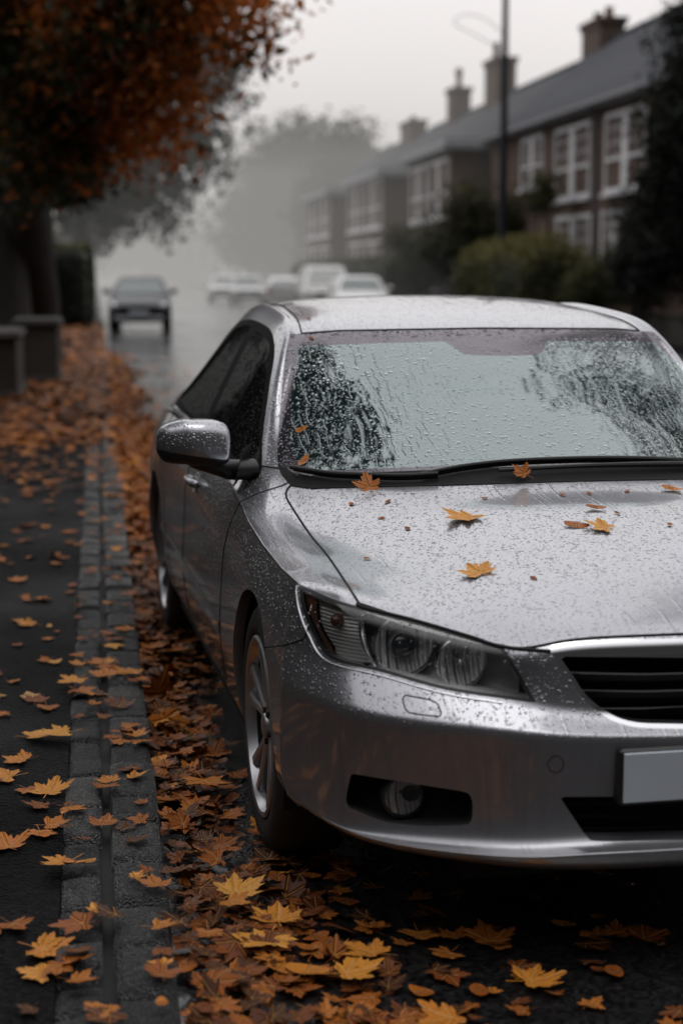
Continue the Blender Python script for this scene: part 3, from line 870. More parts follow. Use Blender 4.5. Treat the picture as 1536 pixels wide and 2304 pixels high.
def headlamp(s):
    HL = Shell.of(Vh, Nh, Fh, 'gasket')
    f = on_survey(HEADLAMP)
    HL.cut([True] * len(HL.F), lambda V: f(V) - 8, 'clear')
    lens = sub(car, 'headlight', *HL.panel(['clear']), [M['lens']], s)
    sub(lens, 'gasket', *HL.panel(['gasket']), [M['rubber']], s)
    # chambers behind the lens
    IN = Shell.of(Vh, Nh, Fh, 'house')
    IN.cut([True] * len(IN.F), lambda V: f(V) - 4, 'main')
    IND = np.vstack([[(600, 1250), (818, 1340)], spline([(818, 1370), (806, 1408), (818, 1470), (850, 1540)], 5), [(600, 1560)]])
    g = on_survey(IND)
    IN.cut([p == 'main' for p in IN.P], g, 'indicator')
    AMB = np.vstack([[(600, 1250), (676, 1318)], spline([(684, 1335), (702, 1350), (712, 1410), (742, 1462)], 5), [(735, 1560), (600, 1560)]])
    IN.cut([p == 'indicator' for p in IN.P], on_survey(AMB), 'amber')
    def back(panel, name, mat, off, par):
        V, N, F = IN.panel([panel]); return sub(par, name, V + np.array(off), N, F, mat, s)
    back('main', 'lamp_housing', [M['housing']], (.02, .125, -.01), lens)
    back('indicator', 'indicator_reflector', [M['ribbed']], (.018, .026, -.002), lens)
    back('amber', 'amber_marker', [M['amber']], (.010, .012, 0), lens)
    mb = MB()                                            # painted lip under the lens
    pts = [hit(x, y) for x, y in spline([(666, 1318), (672, 1368), (693, 1425), (737, 1488), (858, 1521), (1000, 1561), (1130, 1582)], 8)]
    mb.tube([q + n * .0003 for q, n in pts], .0024, 8); mbsub(lens, 'lamp_lip', mb, [M['lip']], s)
    mb = MB()                                            # rim round the chambers, lens edge back to the housing
    segs = [tuple(e) for e in IN.border({'house'}, {'main', 'indicator', 'amber'})]
    for ch in chains(segs):
        p = np.array([IN.V[i] for i in ch]); q = p + np.array((.02, .128, -.01)); n = len(p)
        mb.add(np.vstack([p, q]), [(i, i + 1, n + i + 1, n + i) for i in range(n - 1)])
    mbsub(lens, 'lamp_wall', mb, [M['lampwall']], s)
    def bowl(px, py, r, depth, name, mat, proj):
        P, n = hit(px, py); c = P + np.array((.010, .060, -.004))
        mb = MB()
        prof = [(r * x, depth * x * x) for x in np.linspace(.12, 1, 14)]
        mb.lathe([(a, c[1] + depth - b) for a, b in prof], 40, 'y', (c[0], 0, c[2]))
        b = mbsub(lens, name, mb, [mat], s, 60)
        mb = MB(); mb.lathe([(r * .985, 0), (r * 1.02, -.006), (r * 1.07, -.004), (r * 1.08, .006), (r * 1.0, .006)], 40, 'y', (c[0], c[1], c[2]), closed=True)
        mbsub(b, 'bezel_ring', mb, [M['chrome']], s, 40)
        mb = MB()
        if proj:
            mb.lathe([(r * .42, .0), (r * .46, .006), (r * .44, .04)] , 28, 'y', (c[0], c[1] + .004, c[2]))
            rr = r * .40
            mb.lathe([(rr * math.sin(a), -rr * .6 * math.cos(a)) for a in np.linspace(0.02, math.pi / 2, 8)], 28, 'y', (c[0], c[1] + .006, c[2]), 1)
            mbsub(b, 'projector', mb, [M['housing'], M['darkglass']], s, 60)
        else:
            mb.lathe([(.002, -.012), (.007, -.008), (.009, 0), (.009, .03)], 16, 'y', (c[0], c[1] + .01, c[2]))
            mbsub(b, 'bulb', mb, [M['chrome']], s, 60)
    bowl(912, 1462, .066, .045, 'reflector_bowl', M['facet'], True)
    bowl(1043, 1500, .054, .045, 'reflector_bowl', M['facet'], False)
    P, n = hit(752, 1402); mb = MB()
    for cx_, r in ((0, .017),):
        mb.lathe([(r * math.sin(a), -r * math.cos(a)) for a in np.linspace(.05, math.pi - .05, 10)], 18, 'y', (P[0] + .012, P[1] + .024, P[2]))
    mbsub(lens, 'amber_bulb', mb, [M['amber']], s, 60)
    mb = MB()
    pts = [hit(x, y)[0] + np.array((.008, .018, 0)) for x, y in spline([(816, 1378), (806, 1412), (818, 1468), (842, 1505)], 5)]
    mb.tube(pts, .0045, 8); mbsub(lens, 'divider', mb, [M['chrome']], s)
    pts = [hit(x, y)[0] + np.array((.004, .012, 0)) for x, y in spline([(690, 1335), (755, 1362), (815, 1378), (900, 1398)], 5)]
    mb = MB(); mb.tube(pts, .006, 8); mbsub(lens, 'lamp_trim', mb, [M['alloy']], s)


M['lampwall'] = simple_mat('bright_lamp_wall', (.80, .80, .82), .3, .0, var=.05)
M['lip'] = simple_mat('bright_lip', (.6, .6, .63), .22, .9, var=.05)
M['darkglass'] = simple_mat('projector_glass', (.02, .025, .03), .05, 0, coat=1)
both_sides(headlamp)

# grille: bright surround, black slats with bright noses, dark core
gf = add_panel('grille', ['grille_frame'], [M['chrome'], M['blackplastic']], joined=True, seam=None,
               extra=lambda mb, s: flange(SH.cuts['grillehole'], (0, .035, 0), s, 1, mb))[0]
fv = lambda a: float(np.interp(abs(a), [0, .18, .36, .49, .6], [-.893, -.887, -.86, -.815, -.74]))
for (x, y, yc) in ((1285, 1514, 1520), (1314, 1553, 1558), (1350, 1592, 1595)):
    pl_ = on_plane(x, y, 1, -.835); pc = on_plane(1536, yc, 1, -.875)
    a = abs(pl_[0]) + .012; mb = MB(); us = np.linspace(-a, a, 25); w0, w1 = pc[2], pl_[2]
    ww = [w0 + (w1 - w0) * (u / a) ** 2 for u in us]
    vs = [fv(u) + .022 for u in us]
    mb.tube([(u, v - .004, w + .004) for u, v, w in zip(us, vs, ww)], .0026, 8, 1)
    top = [(u, v - .004, w + .003) for u, v, w in zip(us, vs, ww)]; bot = [(u, v + .03, w - .010) for u, v, w in zip(us, vs, ww)]
    low = [(u, v + .004, w - .014) for u, v, w in zip(us, vs, ww)]
    n = len(us)
    mb.add(top + bot + low, [(i, i + 1, n + i + 1, n + i) for i in range(n - 1)] + [(i, i + 1, 2 * n + i + 1, 2 * n + i) for i in range(n - 1)], 0)
    mb.build('grille_slat', [M['blackplastic'], M['chrome']], gf, autosmooth=40)
mb = MB(); us = np.linspace(-.43, .43, 21); n = len(us)
mb.add([(u, fv(u) + .075, .68) for u in us] + [(u, fv(u) + .075, .26) for u in us], [(i, i + 1, n + i + 1, n + i) for i in range(n - 1)])
for w in np.linspace(.30, .39, 4)[0:3]:
    mb.tube([(u * .85, fv(u * .85) + .012, w) for u in us], .005, 6)
mb.build('intake_mesh', [M['well']], car, autosmooth=40)

# fog lamps
def fog(s):
    pts = [hit(x, y)[0] for x, y in FOGPOCKET]; mb = MB()
    mb.add([p + np.array((.010, .062, 0)) for p in pts], [tuple(range(len(pts)))]); pocket = mbsub(car, 'fog_pocket', mb, [M['well']], s)
    P, n = hit(912, 1802); c = P + np.array((.004, .032, 0)); r = .044; mb = MB()
    mb.lathe([(r * x, .034 * (1 - x * x)) for x in np.linspace(.1, 1, 10)], 32, 'y', c); fl = mbsub(car, 'fog_lamp', mb, [M['facet']], s, 60)
    mb = MB(); mb.lathe([(r * .96, 0), (r * 1.0, -.006), (r * 1.12, -.004), (r * 1.14, .03), (r, .03)], 32, 'y', c, closed=True); mbsub(fl, 'bezel_ring', mb, [M['blackplastic']], s)
    mb = MB(); mb.lathe([(r * math.sin(a), -.010 * math.cos(a)) for a in np.linspace(.03, math.pi / 2, 8)], 32, 'y', c); mbsub(fl, 'lens', mb, [M['lens']], s, 60)
both_sides(fog)

# number plate, blank as in the photo
mb = MB(); mb.box(-.268, .268, -.960, -.920, .382, .506, 0, .006); pf = mb.build('number_plate_holder', [M['blackplastic']], car, autosmooth=30)
mb = MB(); mb.box(-.260, .260, -.9645, -.959, .3895, .4985, 0, .002); mb.build('number_plate', [M['plate']], pf, autosmooth=30)

# wheels
def wheel(v, s):
    face = -.902 if s == 1 else -.902
    t = []
    mb = MB()
    R0, RR = .330, .231
    prof = [(RR, -.03), (RR + .012, -.012), (RR + .03, -.006), (RR + .06, -.008), (R0 - .022, -.016), (R0 - .006, -.030), (R0, -.05), (R0, -.175), (R0 - .006, -.195), (R0 - .03, -.212), (RR + .02, -.216), (RR, -.20)]
    mb.lathe([(r, a) for r, a in prof], 64, 'x', (0, 0, 0), closed=True)
    root = mb
    w = mbsub(car, 'wheel', mb, [M['tyre']], 1, 50)
    w.location = (face if s == 1 else -face, v, .330)
    if s == -1: w.rotation_euler = (0, 0, math.pi)
    # local x points inwards on the near side: outer face at x = 0, inboard negative is mirrored below
    for vtx in w.data.vertices: vtx.co.x *= -1
    w.data.flip_normals()
    mb = MB()
    mb.lathe([(RR + .004, .022), (RR + .006, .010), (RR, .005), (RR - .008, .008), (RR - .014, .02), (RR - .020, .034)], 64, 'x', closed=False)
    mb.lathe([(RR - .020, .034), (RR - .030, .19), (RR, .20)], 64, 'x', m=1)
    mb.lathe([(.0, .17), (RR - .03, .17)], 48, 'x', m=1)
    mb.lathe([(.001, .018), (.024, .018), (.030, .022), (.034, .03), (.055, .034), (.060, .05), (.055, .12)], 32, 'x')
    for k in range(5):
        for dk in (-.17, .17):
            a0 = 2 * math.pi * k / 5 + dk * .6; a1 = 2 * math.pi * k / 5 + dk * 1.25
            P = []
            for (r, ang, x, hw) in ((.045, a0, .030, .016), (.10, a0 * .5 + a1 * .5, .026, .014), (.16, a1, .020, .014), (.212, a1, .014, .019)):
                ct, st_ = math.cos(ang), math.sin(ang)
                cx_, cz_ = r * ct, r * st_; tx, tz = -st_, ct
                P.append([(x + .006, cx_ - tx * hw, cz_ - tz * hw), (x, cx_ - tx * hw * .55, cz_ - tz * hw * .55), (x, cx_ + tx * hw * .55, cz_ + tz * hw * .55), (x + .006, cx_ + tx * hw, cz_ + tz * hw), (x + .045, cx_ + tx * hw * .8, cz_ + tz * hw * .8), (x + .045, cx_ - tx * hw * .8, cz_ - tz * hw * .8)])
            vv = [p for sec in P for p in sec]; ff = []
            for i in range(3):
                for j in range(6): ff.append((i * 6 + j, i * 6 + (j + 1) % 6, i * 6 + 6 + (j + 1) % 6, i * 6 + 6 + j))
            mb.add(vv, ff)
    for k in range(5):
        a = 2 * math.pi * (k + .5) / 5
        mb.lathe([(.0, .024), (.008, .024), (.009, .035)], 8, 'x', (0, .043 * math.cos(a), .043 * math.sin(a)), 1)
    rim = mb.build('rim', [M['alloy'], M['well']], w, autosmooth=35)
    rim.rotation_euler = (R(18 if v < 1 else 40), 0, 0)
    mb = MB(); mb.lathe([(.0, .08), (.150, .08), (.150, .10), (.06, .11)], 40, 'x'); mb.build('brake_disc', [M['alloy']], w, autosmooth=35)
for v in (0.0, 2.705): both_sides(lambda s, v=v: wheel(v, s))

# dark wheel housings and floor pan
mb = MB()
for v in (0.0, 2.705):
    for s in (-1, 1):
        th = np.linspace(-.35, math.pi + .35, 24); n = len(th)
        a = [(s * .885, v + .362 * math.cos(x), .335 + .362 * math.sin(x)) for x in th]; b = [(s * .56, v + .362 * math.cos(x), .335 + .362 * math.sin(x)) for x in th]
        mb.add(a + b + [(s * .56, v, .335)], [(i, i + 1, n + i + 1, n + i) for i in range(n - 1)] + [(n + i, n + i + 1, 2 * n) for i in range(n - 1)])
mb.box(-.55, .55, -.76, 3.5, .17, .30); mb.box(-.86, .86, .375, 2.33, .19, .262); mb.box(-.80, .80, 3.09, 3.45, .215, .30); mb.box(-.78, .78, -.55, -.37, .205, .3)
mb.build('floor_pan', [M['well']], car)

# door mirror, both sides
def door_mirror(s):
    V, F = [], []; n = 36
    #         u      zc     hz    v centre  depth
    secs = [(-1.092, 1.012, .004, .665, .006), (-1.090, 1.012, .022, .660, .026), (-1.080, 1.013, .040, .650, .044), (-1.060, 1.016, .053, .640, .056), (-1.02, 1.020, .060, .632, .066),
            (-.97, 1.021, .062, .628, .070), (-.925, 1.019, .060, .630, .066), (-.896, 1.016, .054, .634, .058), (-.884, 1.013, .044, .64, .046), (-.880, 1.012, .028, .645, .03), (-.879, 1.012, .004, .65, .006)]
    secs = [tuple(x) for x in spline(secs, 4)]
    for u, zc, hz, vc, dp in secs:
        for k in range(n):
            a = 2 * math.pi * k / n; ca, sa = math.cos(a), math.sin(a)
            e = .72
            V.append((u, vc + dp * math.copysign(abs(ca) ** e, ca), zc - .008 + hz * 1.1 * math.copysign(abs(sa) ** e, sa) + (.004 if u < -1 else .0)))
    for i in range(len(secs) - 1):
        for k in range(n): F.append((i * n + k, i * n + (k + 1) % n, i * n + n + (k + 1) % n, i * n + n + k))
    F.append(tuple(range(n))); F.append(tuple(reversed(range((len(secs) - 1) * n, len(secs) * n))))
    V = np.array(V); N = np.zeros_like(V)
    for f in F:
        p = V[list(f)]; c = np.cross(p[1] - p[0], p[2] - p[0]); N[list(f)] += c
    N /= np.linalg.norm(N, axis=1)[:, None] + 1e-12
    if (N[:, 0] * (V[:, 0] + .985)).sum() < 0: N = -N; F = [f[::-1] for f in F]
    ms = Shell.of(V, N, F, 'black')
    ms.cut([True] * len(F), lambda V: V[:, 2] - (.992 - .16 * (V[:, 0] + 1.07)), 'silver')
    ms.cut([p == 'silver' for p in ms.P], lambda V: .692 - V[:, 1], 'silver_shell')
    hs = sub(car, 'door_mirror', *ms.panel(['silver_shell']), [M['paint']], s)
    sub(hs, 'mirror_underside', *ms.panel(['black', 'silver']), [M['blackplastic']], s)
    mb = MB()
    mb.tube(spline([(-1.0, .64, .958), (-.93, .65, .942), (-.87, .67, .925), (-.80, .70, .922)], 4), [.012, .018, .022, .024, .026, .027, .028, .030, .031, .031, .031, .032, .032], 12)
    mb.add([(-.86, .60, .935), (-.845, .62, .99), (-.80, .72, 1.0), (-.81, .80, .91), (-.862, .74, .868), (-.868, .64, .875)], [(0, 1, 2, 3, 4, 5)])
    mbsub(hs, 'mirror_arm', mb, [M['blackplastic']], s)
both_sides(door_mirror)

# door handles and side mouldings
def handles(s):
    for dl in ((doorf, 1.47, .785), (doorr, 2.40, .80)):
        par = dl[0][0 if s == 1 else 1]; v, w = dl[1], dl[2]
        P, n = flank_pt(v, w); mb = MB()
        cup = []
        for rr, dep in ((1.0, .0015), (.93, .0025), (.6, -.012), (.0, -.02)):
            for k in range(28):
                a = 2 * math.pi * k / 28; q, _ = flank_pt(v + .062 * rr * math.cos(a), w + .036 * rr * math.sin(a)); cup.append(q + n * dep)
        mb.add(cup, [(i * 28 + k, i * 28 + (k + 1) % 28, i * 28 + 28 + (k + 1) % 28, i * 28 + 28 + k) for i in range(3) for k in range(28)])
        hd = mbsub(par, 'handle', mb, [M['paint']], s, 60)
        mb = MB(); mb.tube(spline([P + n * .004 + np.array((0, -.085, .004)), P + n * .024 + np.array((0, -.055, .004)), P + n * .027 + np.array((0, 0, .005)), P + n * .024 + np.array((0, .06, .004)), P + n * .004 + np.array((0, .09, .003))], 5),
                           [.009] + [.013] * 19 + [.009], 12)
        mbsub(hd, 'grip', mb, [M['paint']], s, 60)
    for par, v0, v1 in ((doorf[0 if s == 1 else 1], .66, 1.69), (doorr[0 if s == 1 else 1], 1.71, 2.24)):
        rows = []; vs = np.linspace(v0, v1, 24)
        for dw, off in ((-.020, .001), (-.016, .006), (.012, .006), (.020, .0005)):
            for v in vs:
                q, n = flank_pt(v, .452 + (v - .64) * .012 + dw); rows.append(q + np.array((-1, 0, 0)) * off)
        m = len(vs); mb = MB()
        mb.add(rows, [(i * m + k, i * m + k + 1, i * m + m + k + 1, i * m + m + k) for i in range(3) for k in range(m - 1)] + [(0, m, 2 * m, 3 * m), (m - 1, 2 * m - 1, 3 * m - 1, 4 * m - 1)])
        mbsub(par, 'side_moulding', mb, [M['paint']], s, 30)
both_sides(handles)

# wipers on the scuttle
def wiper(path, name, r0, r1, blade):
    P = []
    for x, y in spline(path, 6):
        q, n = hit(x, y); P.append((q, n))
    mb = MB(); k = len(P)
    mb.tube([q + n * .020 for q, n in P], [r0 + (r1 - r0) * i / (k - 1) for i in range(k)], 8)
    o = mb.build(name, [M['rubber']], car, autosmooth=40)
    if blade:
        mb = MB(); a = [q + n * .021 for q, n in P]; b = [q + n * .003 for q, n in P]
        mb.add(a + b, [(i, i + 1, k + i + 1, k + i) for i in range(k - 1)]); mb.build('blade', [M['rubber']], o)
wiper([(948, 1080), (1040, 1062), (1150, 1050), (1300, 1044), (1420, 1044), (1560, 1049)], 'wiper', .005, .007, True)
wiper([(1120, 1072), (1300, 1062), (1450, 1058), (1600, 1056)], 'wiper', .005, .009, False)
wiper([(662, 1062), (740, 1076), (810, 1080), (905, 1083), (985, 1079)], 'wiper', .007, .005, True)
# ------------------------------------------------------------------ ground, road, kerb, pavements
PATHZ = .07


def strip(name, L0, L1, S0, S1, z, mat, nl=2, ns=2, kind='structure'):
    V = [street(L, S, z) for S in np.linspace(S0, S1, ns) for L in np.linspace(L0, L1, nl)]
    F = [(j * nl + i, j * nl + i + 1, (j + 1) * nl + i + 1, (j + 1) * nl + i) for j in range(ns - 1) for i in range(nl - 1)]
    return tag(mesh_obj(name, V, F, mat), kind=kind)


def asphalt(name, dark, light, wet0, wet1, bumpd=.004, pud=1.0, spec=.5, coat=0.0):
    t = NT(name); c = t.coord()
    grit = t.n('ShaderNodeTexVoronoi', in_Scale=85.0); t.link(c, grit.inputs['Vector'])
    fine = t.noise(c, 160, 3, .7); big = t.noise(c, .55, 4); mid = t.noise(c, 6, 3)
    stone = t.ramp(grit.outputs['Color'], [(.25, dark), (.9, light)])
    col = t.mix(t.math('MULTIPLY', mid.outputs[0], .6), stone, tuple(x * .55 for x in dark))
    wet = t.ramp(big.outputs[0], [(.38, (0, 0, 0)), (.62, (1, 1, 1))])
    h = t.math('ADD', t.math('MULTIPLY', grit.outputs['Distance'], 1.0), t.math('MULTIPLY', fine.outputs[0], .6))
    b = t.bump(h, bumpd, t.mix(wet, 1.0, .45, 'FLOAT'))
    p = t.bsdf(Base_Color=col, Roughness=t.mix(wet, wet1, wet0, 'FLOAT'), Normal=b)
    p.inputs['Specular IOR Level'].default_value = spec
    if coat: p.inputs['Coat Weight'].default_value = coat; p.inputs['Coat Roughness'].default_value = .12
    return t.m


M['road'] = asphalt('wet_road', (.006, .006, .0065), (.030, .030, .032), .14, .34, .0025, spec=.6, coat=.8)
M['path'] = asphalt('wet_path', (.002, .002, .0024), (.013, .013, .0145), .45, .7, .010, spec=.08)
t = NT('earth'); c = t.coord(); n1 = t.noise(c, .8, 5); n2 = t.noise(c, 14, 4)
t.bsdf(Base_Color=t.mix(n1.outputs[0], (.012, .016, .008), (.030, .026, .014)), Roughness=.9, Normal=t.bump(n2.outputs[0], .05)); M['earth'] = t.m
t = NT('granite'); c = t.coord(); sa = t.n('ShaderNodeAttribute', attribute_name='tone')
g = t.n('ShaderNodeTexVoronoi', in_Scale=210.0); t.link(c, g.inputs['Vector']); n1 = t.noise(c, 5, 4); n2 = t.noise(c, 55, 4, .65); n3 = t.noise(c, 1.7, 2)
sp = t.ramp(g.outputs['Color'], [(.15, (.008, .0085, .010)), (.55, (.045, .047, .05)), (.90, (.26, .26, .265))])
colr = t.mix(n1.outputs[0], sp, (.028, .029, .030), blend='MIX'); colr = t.mix(t.math('MULTIPLY', n3.outputs[0], .5), colr, (.030, .031, .030)); colr = t.mix(1.0, colr, t.ramp(sa.outputs['Fac'], [(0, (.55, .56, .6)), (.6, (1.1, 1.1, 1.08)), (1, (1.9, 1.85, 1.75))]), blend='MULTIPLY')
hb = t.math('ADD', t.math('MULTIPLY', n2.outputs[0], 1.0), t.math('MULTIPLY', g.outputs['Distance'], .5))
t.bsdf(Base_Color=colr, Roughness=t.mix(n1.outputs[0], .22, .5, 'FLOAT'), Normal=t.bump(hb, .018)); M['granite'] = t.m
M['mortar'] = simple_mat('dark_joint', (.006, .0058, .005), .8, var=.4, scale=40)

tag(mesh_obj('ground', [(-900, -60, -.03), (900, -60, -.03), (900, 2200, -.03), (-900, 2200, -.03)], [(0, 1, 2, 3)], M['earth']), kind='structure')
strip('road', .10, 9.6, -30, 420, 0.0, M['road'], 12, 40)
strip('pavement', -2.3, -.115, -30, 420, PATHZ, M['path'], 6, 40)
strip('far_pavement', 9.75, 11.4, -30, 300, PATHZ, M['path'], 4, 30)
t = NT('road_line'); c = t.coord(); n1 = t.noise(c, 20, 4)
t.bsdf(Base_Color=t.mix(n1.outputs[0], (.12, .12, .12), (.4, .4, .39)), Roughness=.5); M['line'] = t.m

# kerb: an outer row of long granite kerbstones, an inner row of squarer setts, an open joint between
def stones(name, L0, L1, S0, S1, ln0, ln1, z, seed, crown=.002):
    rg = np.random.default_rng(seed); V, F = [], []; s = S0
    prof = [0, .05, .16, .5, .84, .95, 1]
    while s < S1:
        ln = rg.uniform(ln0, ln1) * (1 if s < 25 else 3); g = rg.uniform(.006, .013)
        a0, a1 = L0 + rg.uniform(0, .008), L1 - rg.uniform(0, .008); s0, s1 = s + g, s + ln - g
        dz = rg.normal(0, .005); tl = rg.normal(0, .008); tw = rg.normal(0, .006); sk = rg.normal(0, .010)
        b = len(V); m = len(prof)
        for i, p in enumerate(prof):
            for j, q in enumerate(prof):
                ed = min(min(p, 1 - p) * (a1 - a0), min(q, 1 - q) * (s1 - s0))
                dr = -.055 if ed < 1e-6 else -.013 * max(0, 1 - ed / .018) ** 2
                rough = 0 if ed < 1e-6 else rg.normal(0, .0014)
                inset = .004 if (p in (0, 1) and q in (0, 1)) else 0
                V.append(street(a0 + (a1 - a0) * p + (inset if p == 0 else -inset), s0 + (s1 - s0) * q + sk * (p - .5) * 2 + (inset if q == 0 else -inset),
                                z + dz + tl * (q - .5) + tw * (p - .5) + crown * (1 - (2 * p - 1) ** 2) + dr + rough))
        for i in range(m - 1):
            for j in range(m - 1): F.append((b + i * m + j, b + (i + 1) * m + j, b + (i + 1) * m + j + 1, b + i * m + j + 1))
        s += ln
    o = mesh_obj(name, V, F, M['granite'], smooth=True)
    at = o.data.attributes.new('tone', 'FLOAT', 'POINT'); at.data.foreach_set('value', np.repeat(rg.random(len(V) // 49), 49).astype(np.float32))
    return tag(o, kind='structure')
stones('kerb', -.002, .138, .6, 60, .19, .34, PATHZ + .012, 3)
stones('kerb_setts', -.122, -.012, .6, 60, .17, .30, PATHZ + .006, 5)
kb = MB()
for a, b, z0, z1 in ((-.124, .130, -.05, PATHZ - .028), (.108, .131, -.05, PATHZ - .012)):
    v = [street(L, S, z) for S in (-30, 420) for L in (a, b) for z in (z0, z1)]
    kb.add(v, [(0, 1, 3, 2), (4, 6, 7, 5), (0, 4, 5, 1), (2, 3, 7, 6), (1, 5, 7, 3)])
tag(kb.build('kerb_bed', [M['mortar']]), kind='structure')
kb = MB(); v = [street(L, S, z) for S in (-30, 300) for L in (9.58, 9.76) for z in (-.05, .11)]
kb.add(v, [(0, 1, 3, 2), (4, 6, 7, 5), (0, 4, 5, 1), (2, 3, 7, 6), (1, 5, 7, 3)])
tag(kb.build('far_kerb', [M['granite']]), kind='structure')

# ------------------------------------------------------------------ fallen leaves
t = NT('autumn_leaf')
at = t.n('ShaderNodeAttribute', attribute_name='leaf'); oi = t.n('ShaderNodeObjectInfo')
sp = t.n('ShaderNodeSeparateColor'); t.link(at.outputs['Color'], sp.inputs[0])
rnd = t.math('ADD', sp.outputs[2], t.math('MULTIPLY', t.math('SUBTRACT', oi.outputs['Random'], .5), .05), clamp=True)
ix = t.math('SUBTRACT', sp.outputs[0], .5); iy = t.math('SUBTRACT', sp.outputs[1], .5)
base = t.ramp(rnd, [(0, (.050, .018, .008)), (.16, (.15, .038, .010)), (.34, (.30, .085, .014)), (.55, (.44, .145, .022)), (.76, (.58, .235, .035)), (.92, (.66, .34, .07)), (1, (.30, .20, .13))])
dv = None
for ang in (90, 38, 142, -8, 188):
    dx, dy = math.cos(R(ang)), math.sin(R(ang))
    along = t.math('ADD', t.math('MULTIPLY', ix, dx), t.math('MULTIPLY', iy, dy))
    across = t.math('ABSOLUTE', t.math('SUBTRACT', t.math('MULTIPLY', ix, dy), t.math('MULTIPLY', iy, dx)))
    d = t.math('ADD', across, t.math('MULTIPLY', t.math('LESS_THAN', along, 0.0), 1.0))
    dv = d if dv is None else t.math('MINIMUM', dv, d)
vein = t.math('LESS_THAN', dv, .008)
cc = t.coord(); blot = t.noise(cc, 28, 4)
col = t.mix(t.ramp(blot.outputs[0], [(.45, (0, 0, 0)), (.75, (1, 1, 1))]), base, t.mix(.6, base, (.10, .030, .010)))
col = t.mix(t.math('MULTIPLY', vein, .55), col, (.62, .36, .12))
cmb = t.n('ShaderNodeMapRange', in_From_Min=0.0, in_From_Max=.05); t.link(dv, cmb.inputs['Value'])
b = t.bump(cmb.outputs[0], .004)
p = t.bsdf(Base_Color=col, Roughness=.42, Normal=b)
p.inputs['Specular IOR Level'].default_value = .18
M['leaf'] = t.m


def maple(seed, plain=False):
    """a leaf: toothed outline, two rings so that it can curl; returns verts, faces, local xy"""
    rg = np.random.default_rng(seed)
    if plain:
        th = np.linspace(0, 2 * math.pi, 13)[:-1]
        out = [(.30 * math.sin(a) * (1 - .25 * math.cos(a)), .52 * -math.cos(a)) for a in th]
    else:
        lobes = [(-16, .36), (36, .50), (90, .56), (144, .50), (196, .36)]
        pts = []
        for i, (a, l) in enumerate(lobes):
            a += rg.normal(0, 6); l *= rg.uniform(.78, 1.14)
            tooth = [(-22, .66), (-19, .82), (-12, .76), (-7, .90), (0, 1.04), (7, .90), (12, .76), (19, .82), (22, .66)]
            for da, k in tooth:
                pts.append((a + da * rg.uniform(.9, 1.1) * (1.0 if l > .4 else 1.15), l * k * rg.uniform(.94, 1.06)))
            if i < 4:
                am = (a + lobes[i + 1][0]) / 2; pts.append((am, rg.uniform(.27, .35)))
        pts.append((232, .15)); pts.append((270, .06)); pts.append((308, .15))
        out = [(r * math.cos(R(a)), r * math.sin(R(a))) for a, r in pts]
    out = np.array(out); n = len(out)
    V = [(0, 0)] + [tuple(p * .5) for p in out] + [tuple(p) for p in out]
    F = [(0, 1 + i, 1 + (i + 1) % n) for i in range(n)] + [(1 + i, 1 + n + i, 1 + n + (i + 1) % n, 1 + (i + 1) % n) for i in range(n)]
    if not plain:                                     # the stalk
        b = len(V); V += [(-.010, -.04), (.010, -.04), (.07, -.40), (.055, -.41)]; F.append((b, b + 1, b + 2, b + 3))
    V = np.array(V); k1, k2, k3 = rg.uniform(.15, .75), rg.uniform(-.4, .5), rg.uniform(0, 6.28)
    r2 = (V ** 2).sum(1)
    z = .5 * k1 * r2 + .35 * k2 * (V[:, 0] * math.cos(k3) + V[:, 1] * math.sin(k3)) ** 2 * 2 + .05 * np.sin(9 * V[:, 0] + k3) * r2 ** .5
    return np.column_stack([V, z - z.min() * .3]), F, V


LEAFV = [maple(20 + i) for i in range(9)] + [maple(60 + i, True) for i in range(3)] + [maple(80 + i) for i in range(8)]


def leaf_mesh(i):
    V, F, uv = LEAFV[i]
    me = bpy.data.meshes.new('fallen_leaf'); me.from_pydata([tuple(v) for v in V], [], F); me.materials.append(M['leaf'])
    at = me.attributes.new('leaf', 'FLOAT_COLOR', 'POINT')
    at.data.foreach_set('color', np.column_stack([uv[:, 0] + .5, uv[:, 1] + .5, np.zeros(len(uv)), np.ones(len(uv))]).astype(np.float32).ravel())
    me.polygons.foreach_set('use_smooth', np.ones(len(me.polygons), bool)); me.update()
    return me
LEAFME = [leaf_mesh(i) for i in range(20)]


def leaf_matrix(p, size, yaw, tilt, tdir, nrm=(0, 0, 1)):
    n = Vector(nrm).normalized(); q = Vector((0, 0, 1)).rotation_difference(n).to_matrix()
    ax = Vector((math.cos(tdir), math.sin(tdir), 0))
    Rm = Matrix.Rotation(tilt, 3, ax) @ Matrix.Rotation(yaw, 3, 'Z')
    return Matrix.Translation(Vector(p)) @ (q @ Rm).to_4x4() @ Matrix.Diagonal((size, size, size, 1))


# seeds for the object colour: Object Info Random is fixed by the name, so pick colour by mesh copies per tone
def toned(i, tone, cache={}):
    k = (i, round(tone, 2))
    if k not in cache:
        me = LEAFME[i].copy(); at = me.attributes['leaf']; n = len(me.vertices)
        a = np.empty(n * 4, np.float32); at.data.foreach_get('color', a); a = a.reshape(-1, 4); a[:, 2] = k[1]; at.data.foreach_set('color', a.ravel())
        cache[k] = me
    return cache[k]
